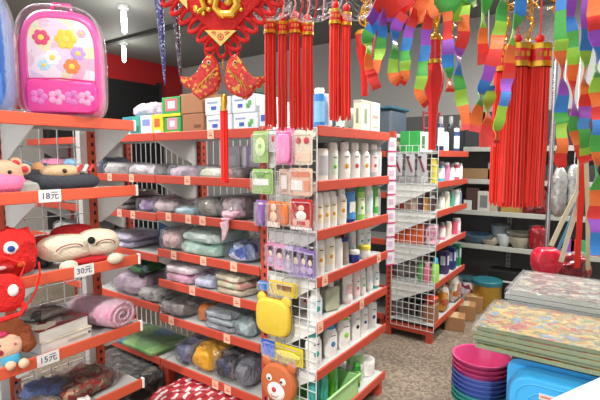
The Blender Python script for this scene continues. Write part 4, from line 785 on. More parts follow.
# ---------------------------------------------------------------- dishes on the far wall shelving
def dz_(i): return DV[i]+.001
DX = 4.8+.12
def dpos(px, lv, xo=.12): q = onX(px, 158+(H-DV[lv])*95, 4.8+xo); return (4.8+xo, q.y, dz_(lv))
def bowl(label, loc, r, h, m, name='bowl'):
    t = B().lathe([(r*.45, 0), (r*.5, .004), (r*.85, h*.5), (r, h), (r*.95, h), (r*.8, h*.5), (r*.4, .012), (0, .01)], m, 24).build(name, loc=loc); return tag(t, label, 'bowl', 'dishes on the far wall shelving')
bl = M('5A7C94', .3, coat=.6); wb = M('C8D0D0', .3, coat=.6)
bowl('large blue-grey dish on the shelf above the gold tin', dpos(476, 3), .17, .10, bl)
bowl('white bowl in the middle of the dish shelf', dpos(490, 3, .08), .10, .07, M('C4B8A8', .3, coat=.6))
bowl('pale blue bowl right of the middle of the dish shelf', dpos(504, 3, .08), .075, .12, wb)
bowl('wide cream bowl at the right of the dish shelf', dpos(520, 3, .1), .12, .12, M('B8B4A0', .3, coat=.6))
bowl('stack-top grey bowl on the wide cream bowl', (dpos(520, 3, .1)[0], dpos(520, 3, .1)[1], dz_(3)+.10), .13, .06, M('98988C', .3, coat=.6))
bowl('grey bowl standing behind the pale blue bowl', (4.8+.24, dpos(500, 3, .24)[1], dz_(3)), .10, .20, M('8C98A0', .35, coat=.5))
fl = 'tin'
def crate(label, px, lv, w, d, h, c, xo=.12, name='carton', cat='box', dec=None): return carton(name, label, cat, dpos(px, lv, xo), -PI/2, w, d, h, M(c, .5), dec, 'boxes on the far wall shelving', False)
crate('brown box on the third far shelf, left end', 474, 2, .13, .18, .24, '4A3430')
crate('white framed box on the third far shelf', 484, 2, .12, .06, .21, 'B8B4AC', .05, dec=[(.2, .8, .2, .8, M('6A706C'))])
crate('dark box behind the white framed one', 494, 2, .14, .18, .22, '5C5450', .2)
crate('beige box right of the white framed one', 494, 2, .07, .06, .12, 'A89C88', .05)
crate('small white box at the left end of the third far shelf', 468, 2, .08, .06, .11, 'C8CCC4', .05)
crate('yellow tin box below the tassel', 512, 2, .2, .08, .07, '9A8040', .06)
crate('tan box on the second far shelf', 478, 1, .28, .2, .12, '8C6E4C')
crate('grey box right of the tan box on the second far shelf', 498, 1, .16, .2, .18, '8C8880')
crate('dark cabinet-like box on the second far shelf behind the tassel', 522, 1, .4, .2, .2, '4C4440')
crate('dark pan carton on the top far shelf', 478, 0, .22, .2, .36, '2E3034')
crate('black carton on the top far shelf behind the tassel', 505, 0, .4, .2, .36, '241E22')
crate('maroon carton at the right of the top far shelf', 560, 0, .5, .2, .34, '3C1620')
crate('dark carton on the second far shelf at the right', 570, 1, .45, .2, .16, '2C2A30')
crate('black pan box with white stripe on the shelf by the gold tin', 510, 4, .40, .2, .30, '18181A', .12, dec=[(.1, .6, .62, .68, M('D8D8D8'))])
crate('grey box low on the far wall behind the picture packs', 560, 4, .4, .2, .3, '8C8880')
for i, (px, c, lk) in enumerate(((540, '7C1820', 'dark red foil bag on the third far shelf'), (530, '8C2028', 'red foil gift bag hanging side by side on the third far shelf'))):
    garment(lk, dpos(px, 2, .06), -PI/2, .16, .1, .26, M(c, .25, coat=.7, bump=.8, scale=12), name='foil_bag', cat='bag', group=None, seed=70+i, e=.6)
garment('crimson foil bag below on the dish shelf right end', dpos(538, 3, .05), -PI/2, .16, .1, .24, M('A01824', .25, coat=.7, bump=.8, scale=12), name='foil_bag', cat='bag', group=None, seed=73, e=.6)
for i, (px, c, lk) in enumerate(((576, 'D83828', 'red toy block on the right far shelf'), (570, '8850B0', 'purple toy block on the right far shelf'), (586, '38A060', 'green toy block on the right far shelf'), (594, 'E86828', 'orange toy block on the right far shelf'))):
    crate(lk, px, 3, .08, .08, .14, c, .06, 'toy_block', 'toy')
# gold tin with teal lid on floor stack
q = onX(487, 300, 4.62)
t = thing('gold_tin', 'large gold tin with teal lid in front of the far wall shelving', 'tin', (4.6, q.y, .001))
B().lathe([(.13, 0), (.135, .01), (.135, .28), (.13, .285)], M('B8913C', .3, .6, .3), 28).build('body', t); B().lathe([(.14, .265), (.142, .30), (.13, .31)], M('2A6A74', .4), 28).build('lid', t)
q = onX(470, 290, 4.62)
t = thing('tin_can', 'white floral canister left of the gold tin', 'tin', (4.62, q.y+.03, .001)); B().lathe([(.09, 0), (.09, .27), (.085, .275)], MP(['C8C4C8', 'E8E4E8', '8A3048', 'D0C8CC'], 20, 'voronoi'), 22).build('body', t); B().lathe([(.093, .265), (.093, .295), (.085, .30)], M('2A4A50'), 22).build('lid', t)
for i, (px, py, w, h, lk) in enumerate(((455, 322, .16, .12, 'brown carton on the floor beside the rear end unit, nearer'), (466, 312, .16, .14, 'brown carton on the floor beside the rear end unit, middle'), (474, 305, .14, .16, 'brown carton on the floor, farthest of three'))):
    q = onZ(px, py+6, 0); carton('cardboard_carton', lk, 'box', (q.x, q.y, .001), .2, w, .16, h, M('A0764E', .75), None, 'small cartons on the floor', True)
# ---------------------------------------------------------------- right foreground: tubs, basins, packed pictures
# table
t = thing('display_table', 'low display table under the packed pictures at the right', 'table', (2.48, -.12, 0))
B().box(-.42, .42, -.55, .55, .645, .679, M('8A8070', .6)).build('table_top', t, False)
for sx in (-.02, .38):
    for sy in (-.5, .5): B().box(sx-.02, sx+.02, sy-.02, sy+.02, 0, .645, M('6A6258', .6)).build('leg', t, False)
PA = MP(['B08C34', '8C7434', 'BC9840', '6C7044', 'A85C30', '7C845C', '988040', '687C90', 'A89860', '9C3824', 'B8A050'], 34, 'voronoi', rough=.35, coat=.5, bump=.5, dist=.09)
PB = MP(['5A2C28', '746C5C', '989888', '6C2220', 'A89C84', '483E30', '7C847C'], 30, 'voronoi', dist=.12, rough=.3, coat=.6, bump=.5)
edge1 = MP(['6E7C5C', '9CA884', '4C5A44', 'B8C0A8', '7E8C6C'], 90, 'zwave', rough=.5, coat=.3); edge2 = MP(['A8B8B8', 'D8E4E4', '8CA0A4', 'E4ECEC'], 90, 'zwave', rough=.4, coat=.4)
def prints(n, x0, x1, y0, y1, z0, th, top, edge, lab, seed, nm='framed_picture'):
    rr_ = random.Random(seed); z = z0
    for i in range(n):
        dx, dy, a = rr_.uniform(-.012, .012), rr_.uniform(-.012, .012), rr_.uniform(-.02, .02)
        w = x1-x0; d = y1-y0
        t = thing('packed_picture', lab(i), 'picture', ((x0+x1)/2+dx, (y0+y1)/2+dy, z), a, lab('g'))
        b = B(); nu, nv = 14, 18
        vs = []; fs = []
        for zz in (0, th*.9):
            for u in range(nu+1):
                for v in range(nv+1):
                    xx = -w/2+w*u/nu; yy = -d/2+d*v/nv
                    k = 0 if zz == 0 else noise.noise(Vector((xx*9, yy*9, seed+i)))*th*.18*min(1, 8*u*(nu-u)/nu/nu)
                    vs.append((xx, yy, zz+k))
        def id_(s, u, v): return s*(nu+1)*(nv+1)+u*(nv+1)+v
        tf = [(id_(1, u, v), id_(1, u+1, v), id_(1, u+1, v+1), id_(1, u, v+1)) for u in range(nu) for v in range(nv)]
        ef = [(id_(0, u, 0), id_(0, u+1, 0), id_(1, u+1, 0), id_(1, u, 0)) for u in range(nu)]+[(id_(0, u+1, nv), id_(0, u, nv), id_(1, u, nv), id_(1, u+1, nv)) for u in range(nu)]
        ef += [(id_(0, 0, v+1), id_(0, 0, v), id_(1, 0, v), id_(1, 0, v+1)) for v in range(nv)]+[(id_(0, nu, v), id_(0, nu, v+1), id_(1, nu, v+1), id_(1, nu, v)) for v in range(nv)]
        ef += [(id_(0, 0, 0), id_(0, 0, nv), id_(0, nu, nv), id_(0, nu, 0))]
        b.add(vs, ef, edge); k = len(b.v); b.v += vs; b.f += [tuple(k+j for j in f) for f in tf]; b.mi += [b.m(top)]*len(tf)
        b.build('picture_block', t)
        if i == n-1: B().box(-w/2-.02, w/2+.006, -d/2-.006, d/2+.02, -.0005, th+.004, FILM, bev=.004).build('clear_bag', t, False)
        z += th+.0008
PO = ['bottom', 'second', 'third', 'fourth', 'fifth', 'sixth', 'seventh']
prints(5, 1.985, 2.40, -.62, .47, .68, .0185, PA, edge1, lambda i: 'front stack of bright packed pictures' if i == 'g' else ('flat packed picture with yellow print, topmost of the front stack' if i == 4 else f'flat packed picture in the front stack on the table, {PO[i]} from below' if i else 'flat packed picture, bottom one of the front stack on the table'), 3)
prints(6, 2.42, 2.88, -.62, .43, .68, .026, PB, edge2, lambda i: 'rear stack of silvery packed pictures' if i == 'g' else ('silvery packed picture with dark red stripes, topmost of the rear stack' if i == 5 else f'flat packed picture in the rear stack on the table, {PO[i]} from below' if i else 'flat packed picture, bottom one of the rear stack on the table'), 8)
# blue tub on its side
cy = M('3FB0EE', .35, 0, .5, .04)
yl = onX(501, 380, 1.93).y; yr = yl-.62
carton('cardboard_carton', 'brown carton under the light blue tub', 'box', (2.03, (yl+yr)/2, .001), -PI/2, .6, .17, .17, cb, None, None, False)
t = thing('plastic_tub', 'light blue plastic tub standing on its side below the packed pictures', 'tub', (2.0, (yl+yr)/2, .173), -PI/2)
w, h = .62, .468
B().prism(rrect(w, h, .05), .06, .075, cy).build('rim', t, False)
B().pillow(rrect(w*.93, h*.93, .08, 8, z=h*.035), -.06, .07, cy, .04).build('body', t)
for k, s in enumerate((.82, .70)): B().tube([(x_, -.06, z_) for x_, z_ in rrect(w*s, h*s, .07, 6, z=h*(1-s)/2)], .0035, cy, 6, True).build('ridge', t)
b = B(); b.box(-.17, -.10, -.0635, -.0605, h*.80, h*.85, M('F0D8D0')); b.box(-.165, -.105, -.0641, -.0635, h*.815, h*.835, M('D89080')); b.build('sticker', t, False)
# added white board imitating the blown-out sunlit corner
t = tag(B().prism([(-.16, 0), (.2, 0), (.2, .22), (.13, .26), (-.11, .05)], -.004, .004, M('F8F8F6', .5)).build('glare_board', None, False), 'added white board standing in for sun glare at the bottom right', 'board')
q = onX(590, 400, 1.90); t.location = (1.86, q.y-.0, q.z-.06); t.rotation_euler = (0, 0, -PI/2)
carton('cardboard_carton', 'brown carton carrying the added white glare board', 'box', (1.84, q.y-.02, .001), -PI/2, .3, .08, q.z-.062, cb, None, None, False)
# basins
q = at(480, 357, 2.35); cols = ['D85088', 'D84C84', 'D04880', '5A6CB8', '5468B4', '4C62B0', '4460AC', '3C9C98', '38988C', '348C84']
names = ['topmost pink', 'second pink', 'third pink', 'uppermost blue', 'second blue', 'third blue', 'lowest blue', 'upper teal', 'middle teal', 'lowest teal']
zt_ = q.z
for i, c in enumerate(cols):
    z1 = zt_-i*.026; Rr = .142; hb = .13
    if z1-hb < 0.002: hb = z1-.002
    m = M(c, .3, 0, .4, .05)
    b = B(); zb = z1-hb; b.lathe([(0, zb), (.098, zb), (Rr, z1-.006), (Rr+.01, z1-.006), (Rr+.01, z1), (Rr-.002, z1-.001), (.096, zb+.003), (0, zb+.003)], m, 40)
    o = b.build('wash_basin', loc=(q.x+.03, q.y, 0)); tag(o, f'{names[i]} basin in the nested stack of plastic basins', 'basin', 'nested plastic basins')
    for v in o.data.vertices: v.co.z -= 0
carton('cardboard_carton', 'carton under the nested basins', 'box', (q.x+.03, q.y, .001), 0, .2, .2, zt_-9*.026-.13-.004, cb, None, None, False)
# ---------------------------------------------------------------- hanging rail and hung goods
ZR = 2.03
def fr(D, l, z): return Vector((D*hv[0]+l*rv[0], D*hv[1]+l*rv[1], z))
RAILS = {}
for D, l0, l1, lk in ((1.25, -.75, 1.3, 'nearer'), (1.45, -.75, 1.3, 'farther')):
    t = thing('hanging_rail', f'white steel rail across the shop front, {lk} of the two, carrying the hung decorations', 'rail', fr(D, 0, ZR), FACE)
    B().tube([(l0, 0, 0), (l1, 0, 0)], .008, WIRE, 8).build('bar', t)
    for l in (l0+.1, l1-.1): B().tube([(l, 0, 0), (l, 0, ZC-ZR-.002)], .004, WIRE, 6).build('hanger', t)
def lr(px, py, D): p = at(px, py, D); return p
# local frame of hung things: x right, z up, at origin = point on the rail
def hung_thing(name, label, cat, px, D, group=None):
    p = at(px, 0, D); t = thing(name, label, cat, (p.x, p.y, ZR), FACE, group)
    def L(qx, qy, dd=0):
        w = at(qx, qy, D+dd); dx, dy = w.x-p.x, w.y-p.y
        return (dx*rv[0]+dy*rv[1], dx*hv[0]+dy*hv[1], w.z-ZR)
    return t, L
def tassel(label, px, y_cap, y_cb, y_bot, wpx, D, body='FF3A2A', n=34, group='red tassels', cap=True, flare=1.05, bead=True, cord=True):
    t, L = hung_thing('red_tassel', label, 'tassel', px, D, group); s = D/F; r = wpx*s/2
    z1, z2, z3 = L(px, y_cap)[2], L(px, y_cb)[2], L(px, y_bot)[2]
    if cap:
        hh = z1-z2; B().lathe([(r*.5, z1+.004), (r*.95, z1), (r, z1-hh*.1), (r*1.02, z2+hh*.1), (r*.98, z2)], M('D81E1A', .35, coat=.6), 20).build('cap', t)
        for (a, c) in ((.76, 1.0), (.0, .24)): B().lathe([(r*1.04, z2+hh*a), (r*1.07, z2+hh*(a+c)/2), (r*1.04, z2+hh*c)], GOLD, 20).build('gold_band', t)
        for k in range(7):
            a = PI+PI*(k+.5)/7; 
        e = B(); 
        for k in (-1, 0, 1): e.box(k*r*.45-r*.12, k*r*.45+r*.12, -r*1.06, -r*.9, z2+hh*.4, z2+hh*.62, M('E8A040', .35, .5))
        e.build('gold_lettering', t, False)
    b = B(); sm = [M(body, .55, var=.12, scale=120), M('FF4A3A', .5), M('EA2A1C', .55)]
    for k in range(n):
        a = k*2.39996; q_ = r*.92*math.sqrt((k+.5)/n); x, y = q_*math.cos(a), q_*math.sin(a)*.75; zz = z3+rnd.uniform(0, .02); f = flare*rnd.uniform(.97, 1.05)
        b.tube([(x*.95, y, z2+.002), (x*(1+f)/2+rnd.uniform(-.001, .001), y, (z2+z3)/2), (x*f+rnd.uniform(-.003, .003), y, zz)], max(.0016, r/math.sqrt(n)*.72), sm[k % 3], 5)
    b.build('strands', t)
    if bead: B().ball((0, 0, z1+.016), .012, RED, n=12).build('bead', t)
    if cord: B().tube([(0, 0, z1+.01), (0, 0, 0)], .002, RED, 6).build('cord', t)
    return t
gT = 'red tassels hung from the rail'
tassel('gold-banded red tassel, leftmost of the four hanging left of the bottle unit', 270, 20, 34, 128, 12, 1.45, group=gT)
tassel('gold-banded red tassel, second of the four hanging left of the bottle unit', 282.5, 22, 35, 131, 10, 1.45, group=gT)
tassel('gold-banded red tassel, third of the four hanging left of the bottle unit', 295, 20, 34, 130, 12, 1.45, group=gT)
tassel('gold-banded red tassel, rightmost of the four hanging left of the bottle unit', 307.5, 23, 36, 132, 12, 1.45, group=gT)
tassel('gold-banded red tassel, left of the pair in front of the top bottle shelf', 335.5, 10, 25, 122, 12, 1.45, group=gT)
tassel('gold-banded red tassel, right of the pair in front of the top bottle shelf', 346.5, 13, 26, 121, 10, 1.45, group=gT)
tassel('big long red tassel with gold cap, left of the large pair', 519.5, 45, 68, 208, 23, 1.25, n=70, group='large red tassels')
tassel('big long red tassel with gold cap, right of the large pair', 542, 45, 68, 207, 22, 1.25, n=70, group='large red tassels')
tassel('long red tassel half hidden behind the left of the large pair', 505, 52, 72, 206, 16, 1.45, n=50, group='large red tassels')
# small red lantern tassels under streamers
t, L = hung_thing('fabric_lantern', 'red fabric drop ornament with gold-edged collar hanging among rainbow tails', 'ornament', 436, 1.3)
s = 1.3/F; c0, c1 = L(436, 38)[2], L(436, 64)[2]
B().lathe([(6*s, c0), (6.4*s, (c0+c1)/2), (6*s, c1)], M('D82018', .4, coat=.5), 18).build('collar', t)
B().lathe([(6.6*s, c0-.008), (6.8*s, c0), (5*s, c0+.008)], GOLD, 18).build('gold_band', t); B().lathe([(6.6*s, c1), (7*s, c1+.006), (6.6*s, c1+.012)], GOLD, 18).build('gold_band', t)
B().lathe([(3.5*s, L(436, 150)[2]), (3.8*s, L(436, 125)[2]), (4.5*s, L(436, 105)[2]), (8.5*s, L(436, 88)[2]), (9.5*s, L(436, 78)[2]), (7.5*s, L(436, 68)[2]), (6*s, c1)], M('E8241C', .55, bump=.3), 18, rr=lambda a: 1+.1*math.cos(6*a)).build('fabric_drop', t)
g = B()
for k in range(9): g.ball((.004*math.sin(k*2), 0, c0+.012+k*.0115), .0065, GOLD, n=8)
for k in range(5):
    a = k*1.3; g.tube([(.03*math.cos(a+u)*u/3, .02*math.sin(a+u), c0+.03+.015*u+.01*math.sin(3*u+k)) for u in [v*.4 for v in range(12)]], .0028, GOLD, 6)
g.build('gold_tinsel', t); B().tube([(0, 0, c0+.1), (0, 0, 0)], .002, GOLD, 6).build('cord', t)
t, L = hung_thing('fabric_lantern', 'small red fabric drop ornament with gold collar behind the leftmost rainbow tails', 'ornament', 366, 1.40)
s = 1.40/F; c0, c1 = L(366, 33)[2], L(366, 47)[2]
B().lathe([(9.5*s, c0), (9.5*s, (c0+c1)/2), (8*s, c1)], M('D82018', .4, coat=.5), 18).build('collar', t); B().lathe([(10*s, c0-.008), (10.2*s, c0), (8*s, c0+.006)], GOLD, 18).build('gold_band', t)
B().lathe([(3*s, L(366, 96)[2]), (3.5*s, L(366, 80)[2]), (4*s, L(366, 68)[2]), (7*s, L(366, 55)[2]), (8*s, c1)], M('E8241C', .55, bump=.3), 18, rr=lambda a: 1+.1*math.cos(6*a)).build('fabric_drop', t)
B().tube([(0, 0, c0), (0, 0, 0)], .003, GOLD, 6).build('cord', t)
g = B()
for k in range(4): g.tube([(.012*math.sin(2*v+k)*(1+.3*k), .01*math.cos(2*v), c0+.02+v*.022) for v in [u*.5 for u in range(10)]], .0028, GOLD, 6)
g.build('gold_tinsel', t)
# ---- rainbow ribbons
RC = {'p': 'A052C4', 'b': '3C86D0', 'g': '52B04C', 'y': 'A8D848', 'o': 'FF7A38', 'r': 'E8342C', 'k': 'FF5C58'}
RM = {k: M(v, .55, 0, .2, .08, .15, 60) for k, v in RC.items()}
def ribbon(b, L, pts, w0=11, D=1.25, seed=0, th=.0012, dd=0):
    s = D/F; n = 5; P_ = [Vector(L(x, y, dd)) for x, y, c in pts]; 
    cen = []; col = []
    for i in range(len(P_)-1):
        p0 = P_[max(i-1, 0)]; p1, p2 = P_[i], P_[i+1]; p3 = P_[min(i+2, len(P_)-1)]
        for k in range(n):
            t_ = k/n; c = .5*((2*p1)+(p2-p0)*t_+(2*p0-5*p1+4*p2-p3)*t_*t_+(3*p1-p0-3*p2+p3)*t_**3)
            cen.append(c); col.append(pts[i][2] if t_ < .5 else pts[i+1][2])
    cen.append(P_[-1]); N = len(cen); rr_ = random.Random(seed); ph = rr_.uniform(0, 6); vs = []
    for i, c in enumerate(cen):
        a = .95*math.sin(i*.17+ph)**3; ww = w0*s/2*(.95+.12*math.sin(i*.31+ph)); tan = (cen[min(i+1, N-1)]-cen[max(i-1, 0)]).normalized()
        side_ = Vector((0, 1, 0)).cross(tan); side_ = side_.normalized() if side_.length > .05 else Vector((1, 0, 0))
        if side_.x < 0: side_ = -side_
        sd = side_*math.cos(a)+Vector((0, 1, 0))*math.sin(a); nm = sd.cross(tan).normalized()*th
        off = Vector((0, .004*math.sin(i*.7+ph), 0))
        vs += [tuple(c+off-sd*ww-nm), tuple(c+off+sd*ww-nm), tuple(c+off+sd*ww+nm), tuple(c+off-sd*ww+nm)]
    for i in range(N-1):
        k = i*4; f = [(0, 1, 5, 4), (1, 2, 6, 5), (2, 3, 7, 6), (3, 0, 4, 7)]
        b.add([], [], RM[col[i]]); base = len(b.v)
        b.add(vs[k:k+8], f, RM[col[i]])
TL = [
 [(378, 14, 'p'), (374, 25, 'b'), (367, 37, 'g'), (369, 47, 'y'), (368, 60, 'o'), (371, 74, 'r')],
 [(388, 10, 'p'), (383, 18, 'p'), (383, 31, 'b'), (381, 42, 'g'), (380, 53, 'y'), (376, 65, 'o'), (373, 77, 'r'), (377, 89, 'r')],
 [(404, 14, 'r'), (397, 25, 'p'), (395, 36, 'b'), (395, 50, 'g'), (393, 65, 'y'), (394, 77, 'o'), (401, 82, 'r')],
 [(415, 8, 'r'), (413, 20, 'r'), (409, 31, 'p'), (407, 43, 'b'), (405, 55, 'g'), (405, 65, 'y'), (405, 74, 'o'), (402, 84, 'r')],
 [(428, 10, 'o'), (428, 20, 'r'), (426, 36, 'p'), (425, 52, 'b'), (423, 67, 'g'), (421, 82, 'y'), (419, 94, 'o'), (427, 106, 'r')],
 [(447, 12, 'o'), (448, 29, 'r'), (448, 46, 'p'), (448, 60, 'b'), (449, 72, 'g'), (450, 82, 'o'), (450, 92, 'r')],
 [(466, 6, 'y'), (464, 22, 'o'), (463, 38, 'r'), (459, 54, 'p'), (459, 67, 'b'), (459, 81, 'g'), (461, 96, 'y'), (464, 112, 'o'), (466, 130, 'k')]]
t, L = hung_thing('rainbow_windsock', 'rainbow windsock with folded canopy and seven twisted tails at the top', 'windsock', 420, 1.25)
b = B()
def canopy(b, path, w, seed):
    ribbon(b, L, path, w, 1.25, seed, .0015)
ribbon(b, L, [(372, 26, 'p'), (385, 8, 'r'), (400, -4, 'r'), (420, -14, 'r')], 26, 1.25, 3); ribbon(b, L, [(396, 22, 'p'), (398, 8, 'r'), (412, -6, 'r')], 24, 1.25, 9, dd=.015)
ribbon(b, L, [(425, 22, 'o'), (422, 8, 'o'), (424, -12, 'o')], 34, 1.25, 5, dd=.01); ribbon(b, L, [(464, 14, 'y'), (452, 4, 'g'), (440, -12, 'g')], 30, 1.25, 7, dd=.02)
ribbon(b, L, [(476, 6, 'y'), (470, -2, 'g'), (455, -16, 'g')], 18, 1.25, 8, dd=.03)
b.build('canopy', t)
for i, pts in enumerate(TL): b = B(); ribbon(b, L, pts, 11, 1.25, i); b.build('tail', t)
B().tube([L(420, -16), (0, 0, 0)], .002, WIRE, 6).build('cord', t)
SL = [
 ([(488, -20, 'b'), (487, -8, 'b'), (486, 5, 'g'), (483, 20, 'y'), (483, 34, 'o'), (483, 50, 'r'), (484, 64, 'r')], 11, 'rainbow streamer ending in red above the left of the large tassels', 1.25),
 ([(503, -20, 'b'), (503, 0, 'g'), (502, 13, 'g'), (500, 27, 'y'), (498, 40, 'o'), (494, 56, 'r'), (489, 72, 'p'), (483, 87, 'b'), (481, 98, 'g'), (478, 112, 'o'), (474, 132, 'k')], 13, 'long rainbow streamer ending in a salmon tip left of the large tassels', 1.22),
 ([(488, 86, 'b'), (488, 95, 'y'), (488, 106, 'y'), (488, 118, 'o'), (487, 130, 'k'), (487, 147, 'k')], 15, 'short rainbow streamer with wide salmon square tip', 1.28),
 ([(524, -20, 'p'), (521, 7, 'b'), (517, 21, 'g'), (513, 36, 'y'), (511, 52, 'o'), (509, 70, 'r'), (507, 84, 'p'), (505, 97, 'b'), (502, 112, 'y'), (498, 125, 'y'), (497, 134, 'o'), (496, 143, 'r')], 11, 'rainbow streamer falling across the left edge of the large tassels', 1.18),
 ([(561, -20, 'b'), (561, 30, 'g'), (561, 43, 'y'), (561, 56, 'o'), (562, 71, 'r'), (563, 84, 'p'), (562, 103, 'b'), (561, 118, 'g'), (562, 128, 'y'), (562, 145, 'o'), (561, 158, 'r'), (561, 168, 'r')], 12, 'long rainbow streamer immediately right of the large tassels', 1.2),
 ([(570, -20, 'r'), (570, 7, 'p'), (570, 22, 'b'), (572, 38, 'g'), (572, 54, 'y'), (573, 72, 'o'), (572, 87, 'r'), (575, 107, 'p'), (574, 122, 'g'), (577, 136, 'o'), (580, 150, 'r'), (588, 162, 'r')], 12, 'rainbow streamer curling right at its red lower end', 1.26),
 ([(588, -20, 'r'), (588, 13, 'p'), (587, 38, 'b'), (586, 58, 'y'), (584, 75, 'o'), (585, 87, 'o'), (586, 99, 'r'), (586, 111, 'p'), (584, 123, 'b'), (584, 134, 'g'), (587, 155, 'y')], 12, 'rainbow streamer second from the right edge', 1.22),
 ([(595, -20, 'o'), (595, 7, 'o'), (595, 21, 'r'), (597, 36, 'p'), (598, 54, 'b'), (597, 70, 'g'), (597, 83, 'y'), (598, 98, 'o'), (599, 112, 'r'), (599, 125, 'b'), (598, 142, 'g'), (598, 158, 'o'), (597, 170, 'g'), (597, 182, 'g'), (597, 196, 'o'), (596, 212, 'r'), (596, 224, 'p'), (597, 238, 'b'), (597, 255, 'b')], 14, 'longest rainbow streamer at the right edge of the photo', 1.16)]
for i, (pts, w, lk, D) in enumerate(SL):
    t, L = hung_thing('rainbow_streamer', lk, 'streamer', pts[0][0], D, 'rainbow ribbon streamers')
    b = B(); ribbon(b, L, pts, w, D, i+20); b.build('ribbon', t); B().tube([L(pts[0][0], pts[0][1]), (0, 0, 0)], .0015, WIRE, 6).build('cord', t)
# gold tinsel curls in clear wrap
for i, (px, y0, y1, D, w, lk) in enumerate(((508, 2, 42, 1.33, 12, 'curly gold tinsel left above the large tassels'), (532, 0, 44, 1.3, 12, 'curly gold tinsel right above the large tassels'), (556, -8, 12, 1.3, 12, 'short gold tinsel curl beside the purple-topped streamer'), (452, 10, 40, 1.34, 10, 'gold tinsel curl behind the windsock tails'))):
    t, L = hung_thing('gold_tinsel', lk, 'tinsel', px, D, 'gold tinsel curls'); b = B(); s = D/F
    for j in range(4):
        b.tube([(w*s*.6*math.sin(u*1.1+j*1.7)*(.5+.5*math.sin(u*.37+j)), .01*math.cos(u+j), L(px, y0)[2]+(L(px, y1)[2]-L(px, y0)[2])*u/14) for u in [v*.4 for v in range(36)]], .0022, GOLD, 5)
    b.build('foil_curls', t); B().tube([L(px, y0), (0, 0, 0)], .0015, GOLD, 6).build('cord', t)
# clear wraps at top
for i, (x0, x1, y0, y1, D, lk) in enumerate(((248, 290, -12, 20, 1.4, 'crumpled clear plastic bag with red print at the top left of the tassels'), (288, 332, -14, 22, 1.38, 'crumpled clear plastic bag above the four tassels'), (340, 372, -12, 20, 1.36, 'crumpled clear plastic bag above the tassel pair'), (505, 562, 8, 46, 1.31, 'clear plastic sleeve around the gold tinsel above the large tassels'))):
    t, L = hung_thing('plastic_wrap', lk, 'plastic bag', (x0+x1)/2, D, 'clear wraps at the top'); a, c = L(x0, y0), L(x1, y1)
    B().soft((c[0]-a[0])/2, .03, (a[2]-c[2])/2, clear('crumpled', amount=-.02, rough=.1, scale=22, bump=.9), e=.7, nz=.012, fr=40, nu=40, nv=20, seed=i, c=(0, 0, (a[2]+c[2])/2)).build('clear_sheet', t)
    if i < 2:
        r_ = B()
        for k in range(5): r_.tube([L(x0+4+k*8, y0+4), L(x0+8+k*7, (y0+y1)/2), L(x0+3+k*8, y1-4)], .003, M('C02830' if k % 2 else 'E0A0A0', .4), 6)
        r_.build('red_ribbon', t)
    B().tube([(0, 0, a[2]-.01), (0, 0, 0)], .0015, WIRE, 6).build('cord', t)
# icicle tinsel cones
for i, (x0, y0, x1, y1, w, c, lk) in enumerate(((158, -20, 165, 86, 9, '34407A', 'long dark blue sparkly cone ornament, left of the pair'), (174, -12, 181, 84, 8, '3E3C48', 'long dark silver sparkly cone ornament, right of the pair'))):
    D = 1.45; t, L = hung_thing('cone_ornament', lk, 'ornament', x0, D, 'sparkly cone ornaments'); s = D/F; b = B(); N = 24
    m = MP([c, '50588C', c, '1C2038', c, '1C2850', '9098B8'] if i == 0 else [c, '585460', c, '201C24', 'A8A4AC', '4A2830', '28242C'], 190, 'voronoi', rough=.2, coat=.6)
    b.tube([L(x0+(x1-x0)*k/N, y0+(y1-y0)*k/N) for k in range(N+1)], [w*s/2*(1-k/N)**.7*(1+.12*(k % 2))+.0008 for k in range(N+1)], m, 10); b.build('cone', t); B().tube([L(x0, y0), (0, 0, 0)], .0015, WIRE, 6).build('cord', t)
# ---- the knot
t, L = hung_thing('festive_knot', 'large red diamond knot ornament with gold relief and looped cord border', 'ornament', 222, 1.3)
s = 1.3/F; vel = M('D8140F', .7, bump=.4, scale=90)
bot, lft, rgt, tp = L(222, 44), L(158, -22), L(286, -22), L(222, -88)
dia = [(bot[0], bot[2]), (rgt[0], rgt[2]), (0, bot[2]+2*(rgt[2]-bot[2])), (lft[0], lft[2])]
top_z = dia[2][1]
if top_z > -.03: 
    pass
# keep the diamond below the rail: clip its top with a hanging bar
zc = -.012
kx_ = (zc-bot[2])/(rgt[2]-bot[2])
hexo = []
def edgept(f): return (rgt[0]*f, bot[2]+(rgt[2]-bot[2])*f)
ft = min(1.0, kx_)
er = edgept(ft); hexo = [(bot[0], bot[2]), er, (-er[0], er[1])] if ft < 1 else dia
b = B(); b.pillow(hexo, -.012, .012, vel, .04); b.build('velvet_panel', t)
lp = B()
for sgn in (-1, 1):
    k = 0; f = .08
    while f < ft+.02:
        p0 = edgept(f); cx0, cz0 = sgn*p0[0], p0[1]; n_ = Vector((sgn*.72, 0, -.69)); tg = Vector((sgn*.69, 0, .72))
        c = Vector((cx0, 0, cz0)); pts = []
        for q_ in range(14):
            a = 2*PI*q_/14; pts.append(c+n_*(.018+.024*math.cos(a))+tg*.0125*math.sin(a)+Vector((0, .004*math.sin(a*2), 0)))
        lp.tube(pts, .0062, vel, 6, True); f += .135; k += 1
lp.build('cord_loops', t)
g = B(); 
GD2 = M('F0B838', .3, .55, .4, .15, scale=60)
